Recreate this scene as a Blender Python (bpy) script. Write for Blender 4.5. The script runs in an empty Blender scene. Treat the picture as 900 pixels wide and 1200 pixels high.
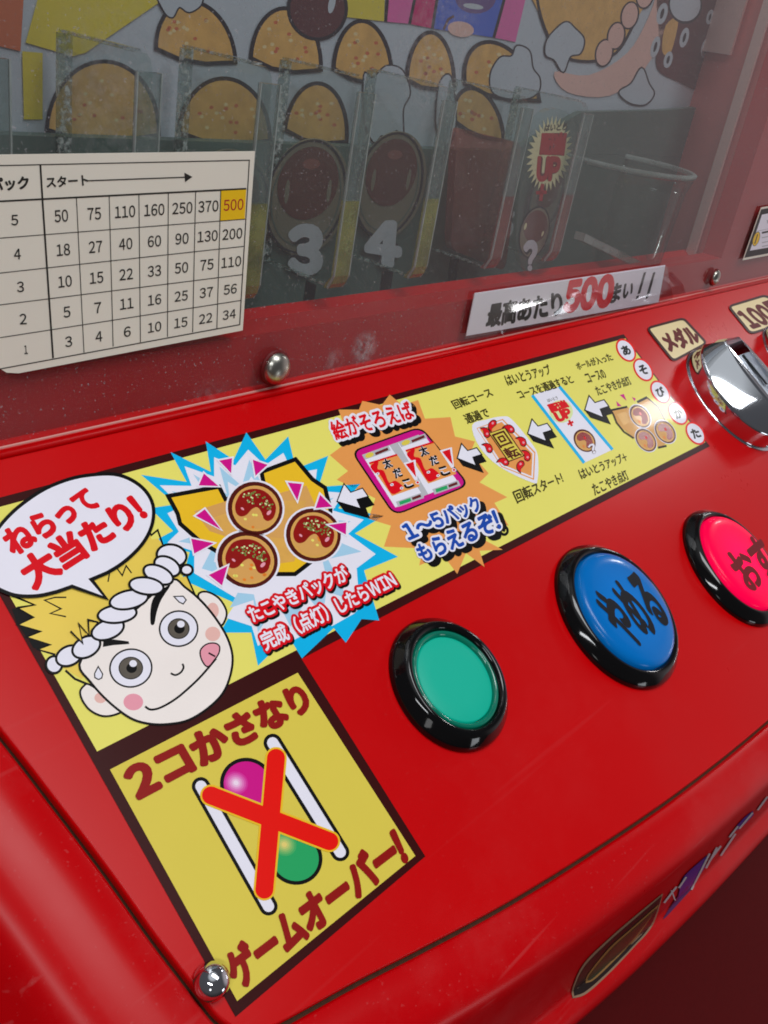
import bpy, bmesh, math, random
from mathutils import Vector, Matrix
from mathutils.geometry import tessellate_polygon

# ------------------------------------------------------------------ camera, world, lamps, exposure
S = 0.214                                   # metres per unit of the sloping control panel's own frame
SL = math.radians(22)                       # slope of the control panel
EX = Vector((1, 0, 0)); EU = Vector((0, math.cos(SL), math.sin(SL))); EN = Vector((0, -math.sin(SL), math.cos(SL)))
F, CX, CY = 1105.478, 450.0, 600.0          # lens, in pixels of the 900x1200 photograph
# camera axes in (panel right, panel up-slope, panel normal)
R_ = (0.64547531, -0.25678584, 0.71932097); U_ = (-0.5462547, -0.81344311, 0.19979015); N_ = (0.5338234, -0.52189207, -0.66532792)
def Wv(a, b, c): return EX * a + EU * b + EN * c
def W(u, v, w=0.0): return Wv(u, v, w) * S
CAM = W(0, 0, 1.0)
CR, CD, CF = [Wv(R_[i], U_[i], N_[i]) for i in range(3)]     # image right, image down, forward
sc = bpy.context.scene
cd = bpy.data.cameras.new('camera'); cam = bpy.data.objects.new('camera', cd); sc.collection.objects.link(cam)
m3 = Matrix((CR, -CD, -CF)).transposed()
cam.matrix_world = Matrix.Translation(CAM) @ m3.to_4x4()
cd.sensor_fit = 'VERTICAL'; cd.sensor_height = 36; cd.lens = F / 1200 * 36
cd.clip_start = 0.01; cd.clip_end = 100
sc.camera = cam
sc.view_settings.view_transform = 'Standard'; sc.view_settings.look = 'None'
sc.view_settings.exposure = 0.0; sc.view_settings.gamma = 1.0
sc.cycles.max_bounces = 10; sc.cycles.transparent_max_bounces = 24; sc.cycles.use_denoising = True
sc.cycles.caustics_reflective = False; sc.cycles.caustics_refractive = False
sc.cycles.filter_width = 1.8

wd = bpy.data.worlds.new('World'); sc.world = wd; wd.use_nodes = True
nt = wd.node_tree; nt.nodes.clear()
wo = nt.nodes.new('ShaderNodeOutputWorld'); bg = nt.nodes.new('ShaderNodeBackground')
tc = nt.nodes.new('ShaderNodeTexCoord'); sep = nt.nodes.new('ShaderNodeSeparateXYZ'); rmp = nt.nodes.new('ShaderNodeValToRGB')
mr = nt.nodes.new('ShaderNodeMapRange'); mr.inputs[1].default_value = -1; mr.inputs[2].default_value = 1
nt.links.new(tc.outputs['Generated'], sep.inputs[0]); nt.links.new(sep.outputs[2], mr.inputs[0]); nt.links.new(mr.outputs[0], rmp.inputs[0])
e = rmp.color_ramp.elements                 # the arcade hall round the machine: dark carpet, grey walls, pale ceiling
e[0].position = 0.25; e[0].color = (0.035, 0.03, 0.035, 1); e[1].position = 0.8; e[1].color = (0.22, 0.22, 0.24, 1)
z1 = e.new(0.935); z1.color = (0.24, 0.24, 0.26, 1); z2 = e.new(0.975); z2.color = (1.6, 1.65, 1.7, 1)
x = e.new(0.5); x.color = (0.22, 0.21, 0.22, 1)
vd = nt.nodes.new('ShaderNodeVectorMath'); vd.operation = 'DOT_PRODUCT'; vd.inputs[1].default_value = (0.925, -0.375, 0.06); nt.links.new(tc.outputs['Generated'], vd.inputs[0])
vr = nt.nodes.new('ShaderNodeMapRange'); vr.interpolation_type = 'SMOOTHSTEP'; vr.inputs[1].default_value = 0.80; vr.inputs[2].default_value = 1.0; vr.inputs[3].default_value = 0.0; vr.inputs[4].default_value = 1.0; nt.links.new(vd.outputs['Value'], vr.inputs[0])
wm = nt.nodes.new('ShaderNodeMix'); wm.data_type = 'RGBA'; wm.inputs[7].default_value = (1.35, 1.18, 1.22, 1)     # bright pinkish patch added at the hall's end to haze the pane
nt.links.new(vr.outputs[0], wm.inputs[0]); nt.links.new(rmp.outputs[0], wm.inputs[6])
nt.links.new(wm.outputs[2], bg.inputs[0]); bg.inputs[1].default_value = 0.36; nt.links.new(bg.outputs[0], wo.inputs[0])

def lamp(name, loc, target, sx, sy, power, col=(1, 1, 1), roll=0.0):
    l = bpy.data.lights.new(name, 'AREA'); l.shape = 'RECTANGLE'; l.size = sx; l.size_y = sy; l.energy = power; l.color = col
    o = bpy.data.objects.new(name, l); sc.collection.objects.link(o); o.location = loc
    q = (Vector(target) - Vector(loc)).to_track_quat('-Z', 'Y'); o.rotation_mode = 'QUATERNION'
    o.rotation_quaternion = q @ Matrix.Rotation(roll, 3, 'Z').to_quaternion()
    return o
P0 = W(1.2, 0.15)
lamp('ceiling_tube_light', (0.36, -0.22, 1.28), P0, 0.34, 0.9, 9.0, (0.97, 0.98, 1))
lamp('left_fill_light', (-0.75, -0.55, 1.1), P0, 0.7, 0.12, 5.4, (0.95, 0.97, 1))  # soft fill added at the left front to lift upright surfaces
lamp('lit_sign_across_the_aisle', (1.752, -0.016, 0.645), W(2.1, .3), 0.045, 0.15, 0.8, (1, 1, 1))
lamp('screen_behind_the_viewer', (0.62, -1.15, -0.28), W(1.2, 0), 0.24, 0.20, 0.5, (0.9, 0.95, 1))
lamp('screen_left_of_the_viewer', (-0.62, -0.72, 0.32), W(.8, 0), 0.16, 0.20, 0.25, (1, 1, 1))
ta, tb = Vector((0.362 + 1.5 * .836, 0.113 - 1.5 * .528, 0.058 - 1.5 * .151)), Vector((0.50 + 1.5 * .905, 0.111 - 1.5 * .405, 0.05 - 1.5 * .127))
tl = lamp('far_tube_light', (ta + tb) / 2, W(1.9, .6), (tb - ta).length, 0.016, 0.35)
tx = (tb - ta).normalized(); tz = ((ta + tb) / 2 - W(1.9, .6)); tz = (tz - tx * tz.dot(tx)).normalized()
tl.rotation_quaternion = Matrix((tx, tz.cross(tx), tz)).transposed().to_quaternion()

# ------------------------------------------------------------------ planes: a photo pixel -> a point on a real plane of the machine
def ray(p): return CR * (p[0] - CX) + CD * (p[1] - CY) + CF * F
class Plane:
    def __init__(s, o, n): s.o, s.n = o, n.normalized()
    def at(s, p, off=0.0):
        d = ray(p); t = ((s.o + s.n * off) - CAM).dot(s.n) / d.dot(s.n)
        return CAM + d * t
GA = math.radians(58)                       # angle between panel and window pane
EG = EU * math.cos(GA) + EN * math.sin(GA); ED = EU * math.sin(GA) - EN * math.cos(GA)   # up the pane, into the machine
PAN = Plane(W(0, 0), EN)
G0 = W(0, 0.556)
GLS = Plane(G0, -ED)                        # front face of the pane; positive offsets come towards the viewer
def G(u, g, d=0.0): return G0 + (EX * u + EG * g + ED * d) * S     # point in pane coordinates (right, up, into the machine)
DF, DB = 0.10, 0.288                        # depth of the lane dividers' front and back edges
BCK = Plane(G0 + ED * DB * S, -ED)
ART = Plane(G0 + ED * (DB + 0.03) * S, -ED)
def puv(p, off=0.0):
    X = PAN.at(p, off); return X.dot(EX) / S, X.dot(EU) / S
def guv(p, pl=GLS):
    X = pl.at(p) - G0; return X.dot(EX) / S, X.dot(EG) / S

# ------------------------------------------------------------------ materials
def lin(c): return tuple((v / 255 / 12.92) if v / 255 <= 0.04045 else ((v / 255 + 0.055) / 1.055) ** 2.4 for v in c) + (1,)
MATS = {}
def mat(name, rgb, rough=0.4, metal=0.0, coat=0.0, emit=0.0, ecol=None, var=0.05, scale=60, spec=0.3, bump=0.0):
    m = bpy.data.materials.new(name); m.use_nodes = True; MATS[name] = m
    t = m.node_tree; b = t.nodes['Principled BSDF']
    col = lin(rgb)
    nz = t.nodes.new('ShaderNodeTexNoise'); nz.inputs['Scale'].default_value = scale; nz.inputs['Detail'].default_value = 5
    tcn = t.nodes.new('ShaderNodeTexCoord'); t.links.new(tcn.outputs['Object'], nz.inputs['Vector'])
    mx = t.nodes.new('ShaderNodeMix'); mx.data_type = 'RGBA'
    mx.inputs[6].default_value = tuple(v * (1 - var) for v in col[:3]) + (1,); mx.inputs[7].default_value = tuple(min(1, v * (1 + var)) for v in col[:3]) + (1,)
    t.links.new(nz.outputs['Fac'], mx.inputs[0]); t.links.new(mx.outputs[2], b.inputs['Base Color'])
    b.inputs['Roughness'].default_value = rough; b.inputs['Metallic'].default_value = metal
    b.inputs['Coat Weight'].default_value = coat; b.inputs['Coat Roughness'].default_value = 0.06
    b.inputs['Specular IOR Level'].default_value = spec
    if emit:
        b.inputs['Emission Color'].default_value = lin(ecol or rgb); b.inputs['Emission Strength'].default_value = emit
    if bump:
        bp = t.nodes.new('ShaderNodeBump'); bp.inputs['Strength'].default_value = bump; bp.inputs['Distance'].default_value = 0.001
        t.links.new(nz.outputs['Fac'], bp.inputs['Height']); t.links.new(bp.outputs[0], b.inputs['Normal'])
    return m
def worn_paint(name, rgb, rough, dust):     # red paint with fine scratches and hazy wiped patches
    m = mat(name, rgb, rough, coat=0.0, var=0.04, scale=25, spec=0.17)
    t = m.node_tree; b = t.nodes['Principled BSDF']
    tcn = t.nodes.new('ShaderNodeTexCoord')
    n1 = t.nodes.new('ShaderNodeTexNoise'); n1.inputs['Scale'].default_value = 14; n1.inputs['Detail'].default_value = 8; n1.inputs['Roughness'].default_value = 0.7
    t.links.new(tcn.outputs['Object'], n1.inputs['Vector'])
    n2 = t.nodes.new('ShaderNodeTexNoise'); n2.inputs['Scale'].default_value = 900; n2.inputs['Detail'].default_value = 2
    t.links.new(tcn.outputs['Object'], n2.inputs['Vector'])
    mp = t.nodes.new('ShaderNodeMapping'); mp.inputs['Rotation'].default_value = (0.2, 0.5, 0.9); mp.inputs['Scale'].default_value = (6, 260, 260)
    t.links.new(tcn.outputs['Object'], mp.inputs['Vector'])
    n3 = t.nodes.new('ShaderNodeTexNoise'); n3.inputs['Scale'].default_value = 1.2; n3.inputs['Detail'].default_value = 1; t.links.new(mp.outputs[0], n3.inputs['Vector'])
    r1 = t.nodes.new('ShaderNodeMapRange'); r1.inputs[1].default_value = 0.5; r1.inputs[2].default_value = 0.8; t.links.new(n1.outputs['Fac'], r1.inputs[0])
    r2 = t.nodes.new('ShaderNodeMapRange'); r2.inputs[1].default_value = 0.67; r2.inputs[2].default_value = 0.74; t.links.new(n2.outputs['Fac'], r2.inputs[0])
    r3 = t.nodes.new('ShaderNodeMapRange'); r3.inputs[1].default_value = 0.70; r3.inputs[2].default_value = 0.76; t.links.new(n3.outputs['Fac'], r3.inputs[0])
    ad = t.nodes.new('ShaderNodeMath'); ad.operation = 'ADD'; t.links.new(r1.outputs[0], ad.inputs[0]); t.links.new(r2.outputs[0], ad.inputs[1])
    ad2 = t.nodes.new('ShaderNodeMath'); ad2.operation = 'ADD'; t.links.new(ad.outputs[0], ad2.inputs[0]); t.links.new(r3.outputs[0], ad2.inputs[1])
    mu = t.nodes.new('ShaderNodeMath'); mu.operation = 'MULTIPLY'; mu.inputs[1].default_value = dust; t.links.new(ad2.outputs[0], mu.inputs[0])
    old = b.inputs['Base Color'].links[0].from_socket
    mx = t.nodes.new('ShaderNodeMix'); mx.data_type = 'RGBA'; mx.inputs[7].default_value = lin((205, 170, 170))
    t.links.new(old, mx.inputs[6]); t.links.new(mu.outputs[0], mx.inputs[0]); t.links.new(mx.outputs[2], b.inputs['Base Color'])
    rr = t.nodes.new('ShaderNodeMapRange'); rr.inputs[3].default_value = rough; rr.inputs[4].default_value = rough + 0.2
    t.links.new(n1.outputs['Fac'], rr.inputs[0]); t.links.new(rr.outputs[0], b.inputs['Roughness'])
    return m
def clear(name, tint, veil, vcol, rough=0.03, noise=40, vmax=None, refl=1.0):     # clear plastic: see-through + reflection + a film of dust and scratches
    m = bpy.data.materials.new(name); m.use_nodes = True; MATS[name] = m
    t = m.node_tree; t.nodes.clear(); out = t.nodes.new('ShaderNodeOutputMaterial')
    tr = t.nodes.new('ShaderNodeBsdfTransparent'); tr.inputs[0].default_value = lin(tint)
    df = t.nodes.new('ShaderNodeBsdfDiffuse'); df.inputs[0].default_value = lin(vcol)
    gl = t.nodes.new('ShaderNodeBsdfGlossy'); gl.inputs['Roughness'].default_value = rough
    tcn = t.nodes.new('ShaderNodeTexCoord'); nz = t.nodes.new('ShaderNodeTexNoise'); nz.inputs['Scale'].default_value = noise; nz.inputs['Detail'].default_value = 6
    t.links.new(tcn.outputs['Object'], nz.inputs['Vector'])
    rg = t.nodes.new('ShaderNodeMapRange'); rg.inputs[1].default_value = 0.35; rg.inputs[2].default_value = 0.75; rg.inputs[3].default_value = veil; rg.inputs[4].default_value = veil * 1.6 if vmax is None else vmax
    t.links.new(nz.outputs['Fac'], rg.inputs[0])
    m1 = t.nodes.new('ShaderNodeMixShader'); t.links.new(rg.outputs[0], m1.inputs[0]); t.links.new(tr.outputs[0], m1.inputs[1]); t.links.new(df.outputs[0], m1.inputs[2])
    lw = t.nodes.new('ShaderNodeFresnel'); lw.inputs[0].default_value = 1.45
    mu = t.nodes.new('ShaderNodeMath'); mu.operation = 'MULTIPLY'; mu.inputs[1].default_value = refl; geo = t.nodes.new('ShaderNodeNewGeometry'); sb_ = t.nodes.new('ShaderNodeMath'); sb_.operation = 'SUBTRACT'; sb_.inputs[0].default_value = 1.0; t.links.new(geo.outputs['Backfacing'], sb_.inputs[1])
    mb = t.nodes.new('ShaderNodeMath'); mb.operation = 'MULTIPLY'; t.links.new(lw.outputs[0], mb.inputs[0]); t.links.new(sb_.outputs[0], mb.inputs[1]); t.links.new(mb.outputs[0], mu.inputs[0])
    m2 = t.nodes.new('ShaderNodeMixShader'); t.links.new(mu.outputs[0], m2.inputs[0]); t.links.new(m1.outputs[0], m2.inputs[1]); t.links.new(gl.outputs[0], m2.inputs[2])
    t.links.new(m2.outputs[0], out.inputs[0]); return m

worn_paint('red_paint', (202, 0, 5), 0.2, 0.014)
worn_paint('red_paint_worn', (196, 0, 8), 0.2, 0.06)
worn_paint('red_paint_dull', (200, 0, 6), 0.3, 0.08)
mat('maroon', (100, 14, 16), 0.5); mat('shaded_red_panel', (94, 6, 8), 0.6, spec=0.1, var=0.15, scale=400); mat('groove', (74, 50, 34), 0.9, bump=0.5, var=0.4, scale=500)
mat('border', (58, 9, 9), 0.35, coat=0.16, spec=0.1); mat('yellow', (240, 232, 112), 0.35, coat=0.16, spec=0.1, var=0.02); mat('gold', (228, 208, 82), 0.35, coat=0.16, spec=0.1, var=0.02)
mat('black', (10, 9, 10), 0.35, coat=0.16, spec=0.1); mat('white', (240, 238, 250), 0.35, coat=0.16, spec=0.1); mat('red', (226, 6, 26), 0.35, coat=0.16, spec=0.1); mat('brick', (150, 20, 16), 0.35, coat=0.16, spec=0.1)
mat('cyan', (10, 186, 240), 0.35, coat=0.16, spec=0.1); mat('ice', (170, 214, 240), 0.35, coat=0.16, spec=0.1); mat('magenta', (214, 16, 140), 0.35, coat=0.16, spec=0.1); mat('pink', (240, 160, 176), 0.35, coat=0.16, spec=0.1); mat('blush', (240, 190, 180), 0.35, coat=0.16, spec=0.1)
mat('skin', (250, 240, 234), 0.35, coat=0.16, spec=0.1); mat('hair', (240, 208, 84), 0.3, var=0.16, scale=35); mat('iris', (92, 84, 74), 0.3, var=0.3, scale=300)
mat('orange', (240, 160, 84), 0.35, coat=0.16, spec=0.1); mat('tan', (226, 172, 84), 0.3, var=0.15, scale=200); mat('boat', (244, 196, 40), 0.35, coat=0.16, spec=0.1); mat('amber', (222, 166, 92), 0.35, coat=0.16, spec=0.1)
mat('sauce', (146, 18, 14), 0.25, var=0.3, scale=180); mat('dark_brown', (84, 22, 16), 0.35, coat=0.16, spec=0.1); mat('herb', (110, 140, 60), 0.4); mat('crumb', (236, 130, 30), 0.4)
mat('blue', (20, 74, 176), 0.35, coat=0.16, spec=0.1); mat('green', (40, 170, 100), 0.35, coat=0.16, spec=0.1); mat('grey', (190, 190, 196), 0.35, coat=0.16, spec=0.1); mat('cross', (240, 16, 4), 0.35, coat=0.16, spec=0.1)
mat('ink', (60, 52, 14), 0.35, coat=0.16, spec=0.1); mat('lime', (225, 238, 170), 0.35, coat=0.16, spec=0.1); mat('cream', (236, 231, 216), 0.45, var=0.03); mat('label_cream', (236, 214, 158), 0.35)
mat('line', (40, 38, 34), 0.4); mat('cell_gold', (246, 200, 20), 0.4); mat('chrome', (214, 218, 224), 0.07, metal=1.0, var=0.02); mat('channel_metal', (214, 218, 224), 0.35, metal=0.6); mat('steel', (176, 174, 164), 0.3, metal=1.0)
mat('black_plastic', (8, 8, 9), 0.08, coat=0.3); mat('slot_black', (6, 6, 7), 0.6)
mat('green_lens', (0, 150, 128), 0.5, coat=0.0, emit=0.22, ecol=(0, 212, 178)); mat('green_ring', (0, 110, 90), 0.1, coat=1, emit=0.04, ecol=(0, 200, 150))
mat('blue_lens', (0, 92, 160), 0.22, coat=0.2, spec=0.15, emit=0.26, ecol=(0, 132, 232)); mat('red_lens', (160, 0, 30), 0.3, coat=0.1, spec=0.08, emit=1.1, ecol=(255, 0, 76)); mat('lens_ink', (8, 14, 24), 0.4)
mat('red_ink', (90, 4, 14), 0.4, emit=0.10, ecol=(200, 0, 30))
mat('poster', (192, 203, 212), 0.6); mat('poster_yellow', (224, 208, 75), 0.6); mat('poster_tan', (224, 178, 102), 0.6, var=0.3, scale=160); mat('poster_line', (40, 38, 46), 0.6); mat('poster_red', (208, 116, 77), 0.6)
mat('poster_pink', (231, 111, 178), 0.6); mat('poster_magenta', (208, 40, 116), 0.6); mat('poster_blue', (75, 109, 212), 0.6); mat('poster_maroon', (93, 52, 56), 0.4); mat('poster_flesh', (231, 190, 178), 0.6); mat('poster_purple', (109, 86, 144), 0.6)
mat('board', (94, 114, 107), 0.5, var=0.15, scale=8); mat('board_dark', (22, 26, 28), 0.6); mat('disc_light', (140, 84, 76), 0.3); mat('disc_ball', (104, 60, 54), 0.3, var=0.25, scale=60); mat('disc_tan', (132, 126, 108), 0.5); mat('numeral', (206, 210, 218), 0.5)
mat('badge_rim', (150, 120, 96), 0.35); mat('badge_dark', (36, 22, 20), 0.3); mat('badge_gold', (150, 110, 60), 0.35); mat('badge_green', (52, 52, 34), 0.3, var=0.5, scale=150); mat('badge_blue', (40, 40, 140), 0.3); mat('badge_purple', (80, 20, 80), 0.3); mat('chamfer', (214, 150, 142), 0.4); mat('inner_red', (242, 132, 125), 0.5, var=0.1, scale=6); mat('inner_red_light', (245, 210, 201), 0.5)
mat('burst_cream', (226, 222, 176), 0.5); mat('burst_red', (178, 34, 40), 0.45)
pm = clear('pane', (242, 243, 243), 0.022, (196, 192, 194), 0.02, 9, 0.06)
clear('acrylic', (244, 248, 246), 0.02, (150, 176, 166), 0.06, 60, 0.06)
clear('acrylic_edge', (226, 230, 205), 0.16, (214, 214, 120), 0.1, 90, 0.5)
clear('acrylic_teal', (225, 232, 230), 0.12, (165, 186, 182), 0.1, 90, 0.34)
clear('acrylic_worn', (225, 232, 230), -0.6, (222, 230, 228), 0.15, 520, 1.3)
clear('glint', (230, 238, 236), 0.45, (215, 226, 222), 0.1, 120, 0.8)  # pale veil stands in for light on the dividers' cut edges
clear('dish_rim', (228, 236, 232), 0.22, (205, 216, 210), 0.08, 60, 0.5)
clear('red_acrylic', (240, 196, 186), 0.14, (196, 124, 112), 0.08, 22, 0.42)
clear('pane_edge', (220, 200, 200), 0.45, (225, 190, 185), 0.2, 90, 0.8)
clear('film', (250, 250, 250), 0.0, (235, 235, 240), 0.04, 60, 0.03, 1.0)
def smudge(m, spots):        # fingerprints and dust on the pane
    t = m.node_tree; mix = next(n for n in t.nodes if n.type == 'MIX_SHADER' and n.inputs[2].links[0].from_node.type == 'BSDF_DIFFUSE'); base = mix.inputs[0].links[0].from_socket
    g = t.nodes.new('ShaderNodeNewGeometry')
    def mth(op, a, b):
        n = t.nodes.new('ShaderNodeMath'); n.operation = op
        for i, v in enumerate((a, b)):
            if isinstance(v, (int, float)): n.inputs[i].default_value = v
            else: t.links.new(v, n.inputs[i])
        return n.outputs[0]
    def nz(scale, lo, hi, det=3):
        n = t.nodes.new('ShaderNodeTexNoise'); n.inputs['Scale'].default_value = scale; n.inputs['Detail'].default_value = det; t.links.new(g.outputs['Position'], n.inputs['Vector'])
        r = t.nodes.new('ShaderNodeMapRange'); r.inputs[1].default_value = lo; r.inputs[2].default_value = hi; t.links.new(n.outputs['Fac'], r.inputs[0]); return r.outputs[0]
    total = mth('MULTIPLY', nz(1100, .70, .76, 1), .35)
    fine = nz(420, .40, .62)
    for c, r_, k in spots:
        d = t.nodes.new('ShaderNodeVectorMath'); d.operation = 'DISTANCE'; d.inputs[1].default_value = c; t.links.new(g.outputs['Position'], d.inputs[0])
        q = t.nodes.new('ShaderNodeMapRange'); q.interpolation_type = 'SMOOTHSTEP'; q.inputs[1].default_value = r_; q.inputs[2].default_value = r_ * .35; t.links.new(d.outputs['Value'], q.inputs[0])
        total = mth('ADD', total, mth('MULTIPLY', mth('MULTIPLY', q.outputs[0], fine), k))
    t.links.new(mth('ADD', base, total), mix.inputs[0])
smudge(pm, [(GLS.at((431, 410)), .0085, .35), (GLS.at((395, 425)), .006, .18), (GLS.at((520, 60)), .03, .10), (GLS.at((150, 100)), .03, .07), (GLS.at((250, 480)), .012, .10)])

# ------------------------------------------------------------------ building blocks
COL = sc.collection
def link(name, bm, mats, parent=None, smooth=False):
    me = bpy.data.meshes.new(name); bm.to_mesh(me); bm.free()
    for k in mats: me.materials.append(MATS[k])
    if smooth:
        for p in me.polygons: p.use_smooth = True
    o = bpy.data.objects.new(name, me); COL.objects.link(o)
    if parent: o.parent = parent
    return o
def tag(o, label=None, cat=None, group=None, kind=None):
    if label: o['label'] = label
    if cat: o['category'] = cat
    if group: o['group'] = group
    if kind: o['kind'] = kind
    return o
def empty(name): 
    o = bpy.data.objects.new(name, None); COL.objects.link(o); o.empty_display_size = 0.02; return o

def sm(pts, n=5, closed=True):              # smooth curve through points
    out = []; L = len(pts)
    for i in range(L if closed else L - 1):
        a, b, c, d = [pts[(i + k) % L] if closed else pts[min(max(i + k, 0), L - 1)] for k in (-1, 0, 1, 2)]
        for j in range(n):
            t = j / n
            out.append(tuple(0.5 * (2 * b[k] + (c[k] - a[k]) * t + (2 * a[k] - 5 * b[k] + 4 * c[k] - d[k]) * t * t + (3 * b[k] - a[k] - 3 * c[k] + d[k]) * t ** 3) for k in (0, 1)))
    if not closed: out.append(pts[-1])
    return out
def ell(cx, cy, rx, ry, rot=0, n=32, a0=0, a1=360):
    r = math.radians(rot); o = []
    full = (a1 - a0 == 360)
    for i in range(n if full else n + 1):
        a = math.radians(a0 + (a1 - a0) * i / n); x, y = rx * math.cos(a), ry * math.sin(a)
        o.append((cx + x * math.cos(r) - y * math.sin(r), cy + x * math.sin(r) + y * math.cos(r)))
    return o
def Z(ox, oy, s): return lambda pts: [(ox + x / s, oy + y / s) for x, y in pts]
def ribbon(pts, w, closed):
    P = [Vector(p) for p in pts]; n = len(P); L = []; Rr = []
    for i in range(n):
        a = P[(i - 1) % n] if (closed or i > 0) else P[i]; b = P[(i + 1) % n] if (closed or i < n - 1) else P[i]
        d1 = (P[i] - a); d2 = (b - P[i])
        d1 = d1.normalized() if d1.length > 1e-6 else d2.normalized(); d2 = d2.normalized() if d2.length > 1e-6 else d1
        n1 = Vector((-d1.y, d1.x)); n2 = Vector((-d2.y, d2.x)); mm = n1 + n2
        if mm.length < 1e-4: mm = n1
        mm.normalize(); k = min(2.2, 1 / max(0.3, mm.dot(n1)))
        L.append(P[i] + mm * w / 2 * k); Rr.append(P[i] - mm * w / 2 * k)
    return L, Rr
GLYPH = {}
def one(ch, bold):
    k = (ch, bold)
    if k in GLYPH: return GLYPH[k]
    body = chr(ord(ch) + 0xFEE0) if 33 <= ord(ch) <= 126 else ch
    c = bpy.data.curves.new('lettering', 'FONT'); c.body = body; c.resolution_u = 4; c.offset = bold
    o = bpy.data.objects.new('lettering', c); COL.objects.link(o); bpy.context.view_layer.update()
    me = bpy.data.meshes.new_from_object(o.evaluated_get(bpy.context.evaluated_depsgraph_get()))
    vs = [(v.co.x, v.co.y) for v in me.vertices]; fs = [tuple(p.vertices) for p in me.polygons]
    bpy.data.objects.remove(o); bpy.data.curves.remove(c); bpy.data.meshes.remove(me)
    GLYPH[k] = (vs, fs); return GLYPH[k]
def glyphs(s, bold=0.0):
    V, Fc, x = [], [], 0.0
    for ch in s:
        vs, fs = one(ch, bold)
        if not vs: x += .5; continue
        lo, hi = min(v[0] for v in vs), max(v[0] for v in vs)
        narrow = ch.isascii() or ch in '！？'
        sh = x - lo + .05 if narrow else x
        n = len(V); V += [(v[0] + sh, v[1]) for v in vs]; Fc += [tuple(i + n for i in f) for f in fs]
        x += (hi - lo) + .12 if narrow else .98
    return V, Fc, min(v[0] for v in V), max(v[0] for v in V), min(v[1] for v in V), max(v[1] for v in V)
def homog(q):                               # unit square -> quad (TL, TR, BR, BL)
    (x0, y0), (x1, y1), (x2, y2), (x3, y3) = q
    dx1, dx2, dx3 = x1 - x2, x3 - x2, x0 - x1 + x2 - x3; dy1, dy2, dy3 = y1 - y2, y3 - y2, y0 - y1 + y2 - y3
    den = dx1 * dy2 - dx2 * dy1; g = (dx3 * dy2 - dx2 * dy3) / den; h = (dx1 * dy3 - dx3 * dy1) / den
    def f(s, t):
        w = g * s + h * t + 1
        return ((x1 - x0 + g * x1) * s + (x3 - x0 + h * x3) * t + x0) / w, ((y1 - y0 + g * y1) * s + (y3 - y0 + h * y3) * t + y0) / w
    return f
LH = 8.0e-6                                 # thickness of one layer of print
class Art:
    """printed artwork: flat layers of ink laid on a real plane of the machine"""
    def __init__(s, plane, base=0.0): s.pl, s.base, s.bm, s.mats, s.z = plane, base, bmesh.new(), [], 0
    def _m(s, k):
        if k not in s.mats: s.mats.append(k)
        return s.mats.index(k)
    def _faces(s, pts, faces, m, h):
        vs = [s.bm.verts.new(s.pl.at(p, s.base + h)) for p in pts]; mi = s._m(m)
        for f in faces:
            try: fc = s.bm.faces.new([vs[i] for i in f])
            except ValueError: continue
            fc.material_index = mi
            fc.normal_update()
            if fc.normal.dot(s.pl.n) < 0: fc.normal_flip()
    def poly(s, pts, m, z):
        tri = tessellate_polygon([[Vector((x, y, 0)) for x, y in pts]]); s._faces(pts, tri, m, z * LH); return s
    def line(s, pts, w, m, z, closed=False):
        L, R = ribbon(pts, w * (1.85 if closed else 1.35), closed); n = len(pts)
        s._faces([tuple(v) for v in L + R], [(i, (i + 1) % n, n + (i + 1) % n, n + i) for i in range(n if closed else n - 1)], m, z * LH); return s
    def text(s, body, q, m, z, bold=0.0, rings=0, shift=(0, 0), box=None):
        base = 0.0; vs, fs, x0, x1, y0, y1 = glyphs(body, base); rest = bold - base; H = homog(q)
        if box is not None: x0, x1, y0, y1 = x0 + base - box, x1 - base + box, y0 + base - box, y1 - base + box
        rings = (24 if bold > .05 else 10) if rest > .001 else 0
        for k in range(rings + 1):
            if k == 0: ox = oy = 0.0
            else: a = 2 * math.pi * k / rings; ox, oy = rest * math.cos(a), rest * math.sin(a)
            P = [H((x + ox - x0) / (x1 - x0), (y1 - y - oy) / (y1 - y0)) for x, y in vs]
            s._faces([(p[0] + shift[0], p[1] + shift[1]) for p in P], fs, m, z * LH + k * 3e-7)
        return s
    def build(s, name, parent=None): return link(name, s.bm, s.mats, parent)

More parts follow.
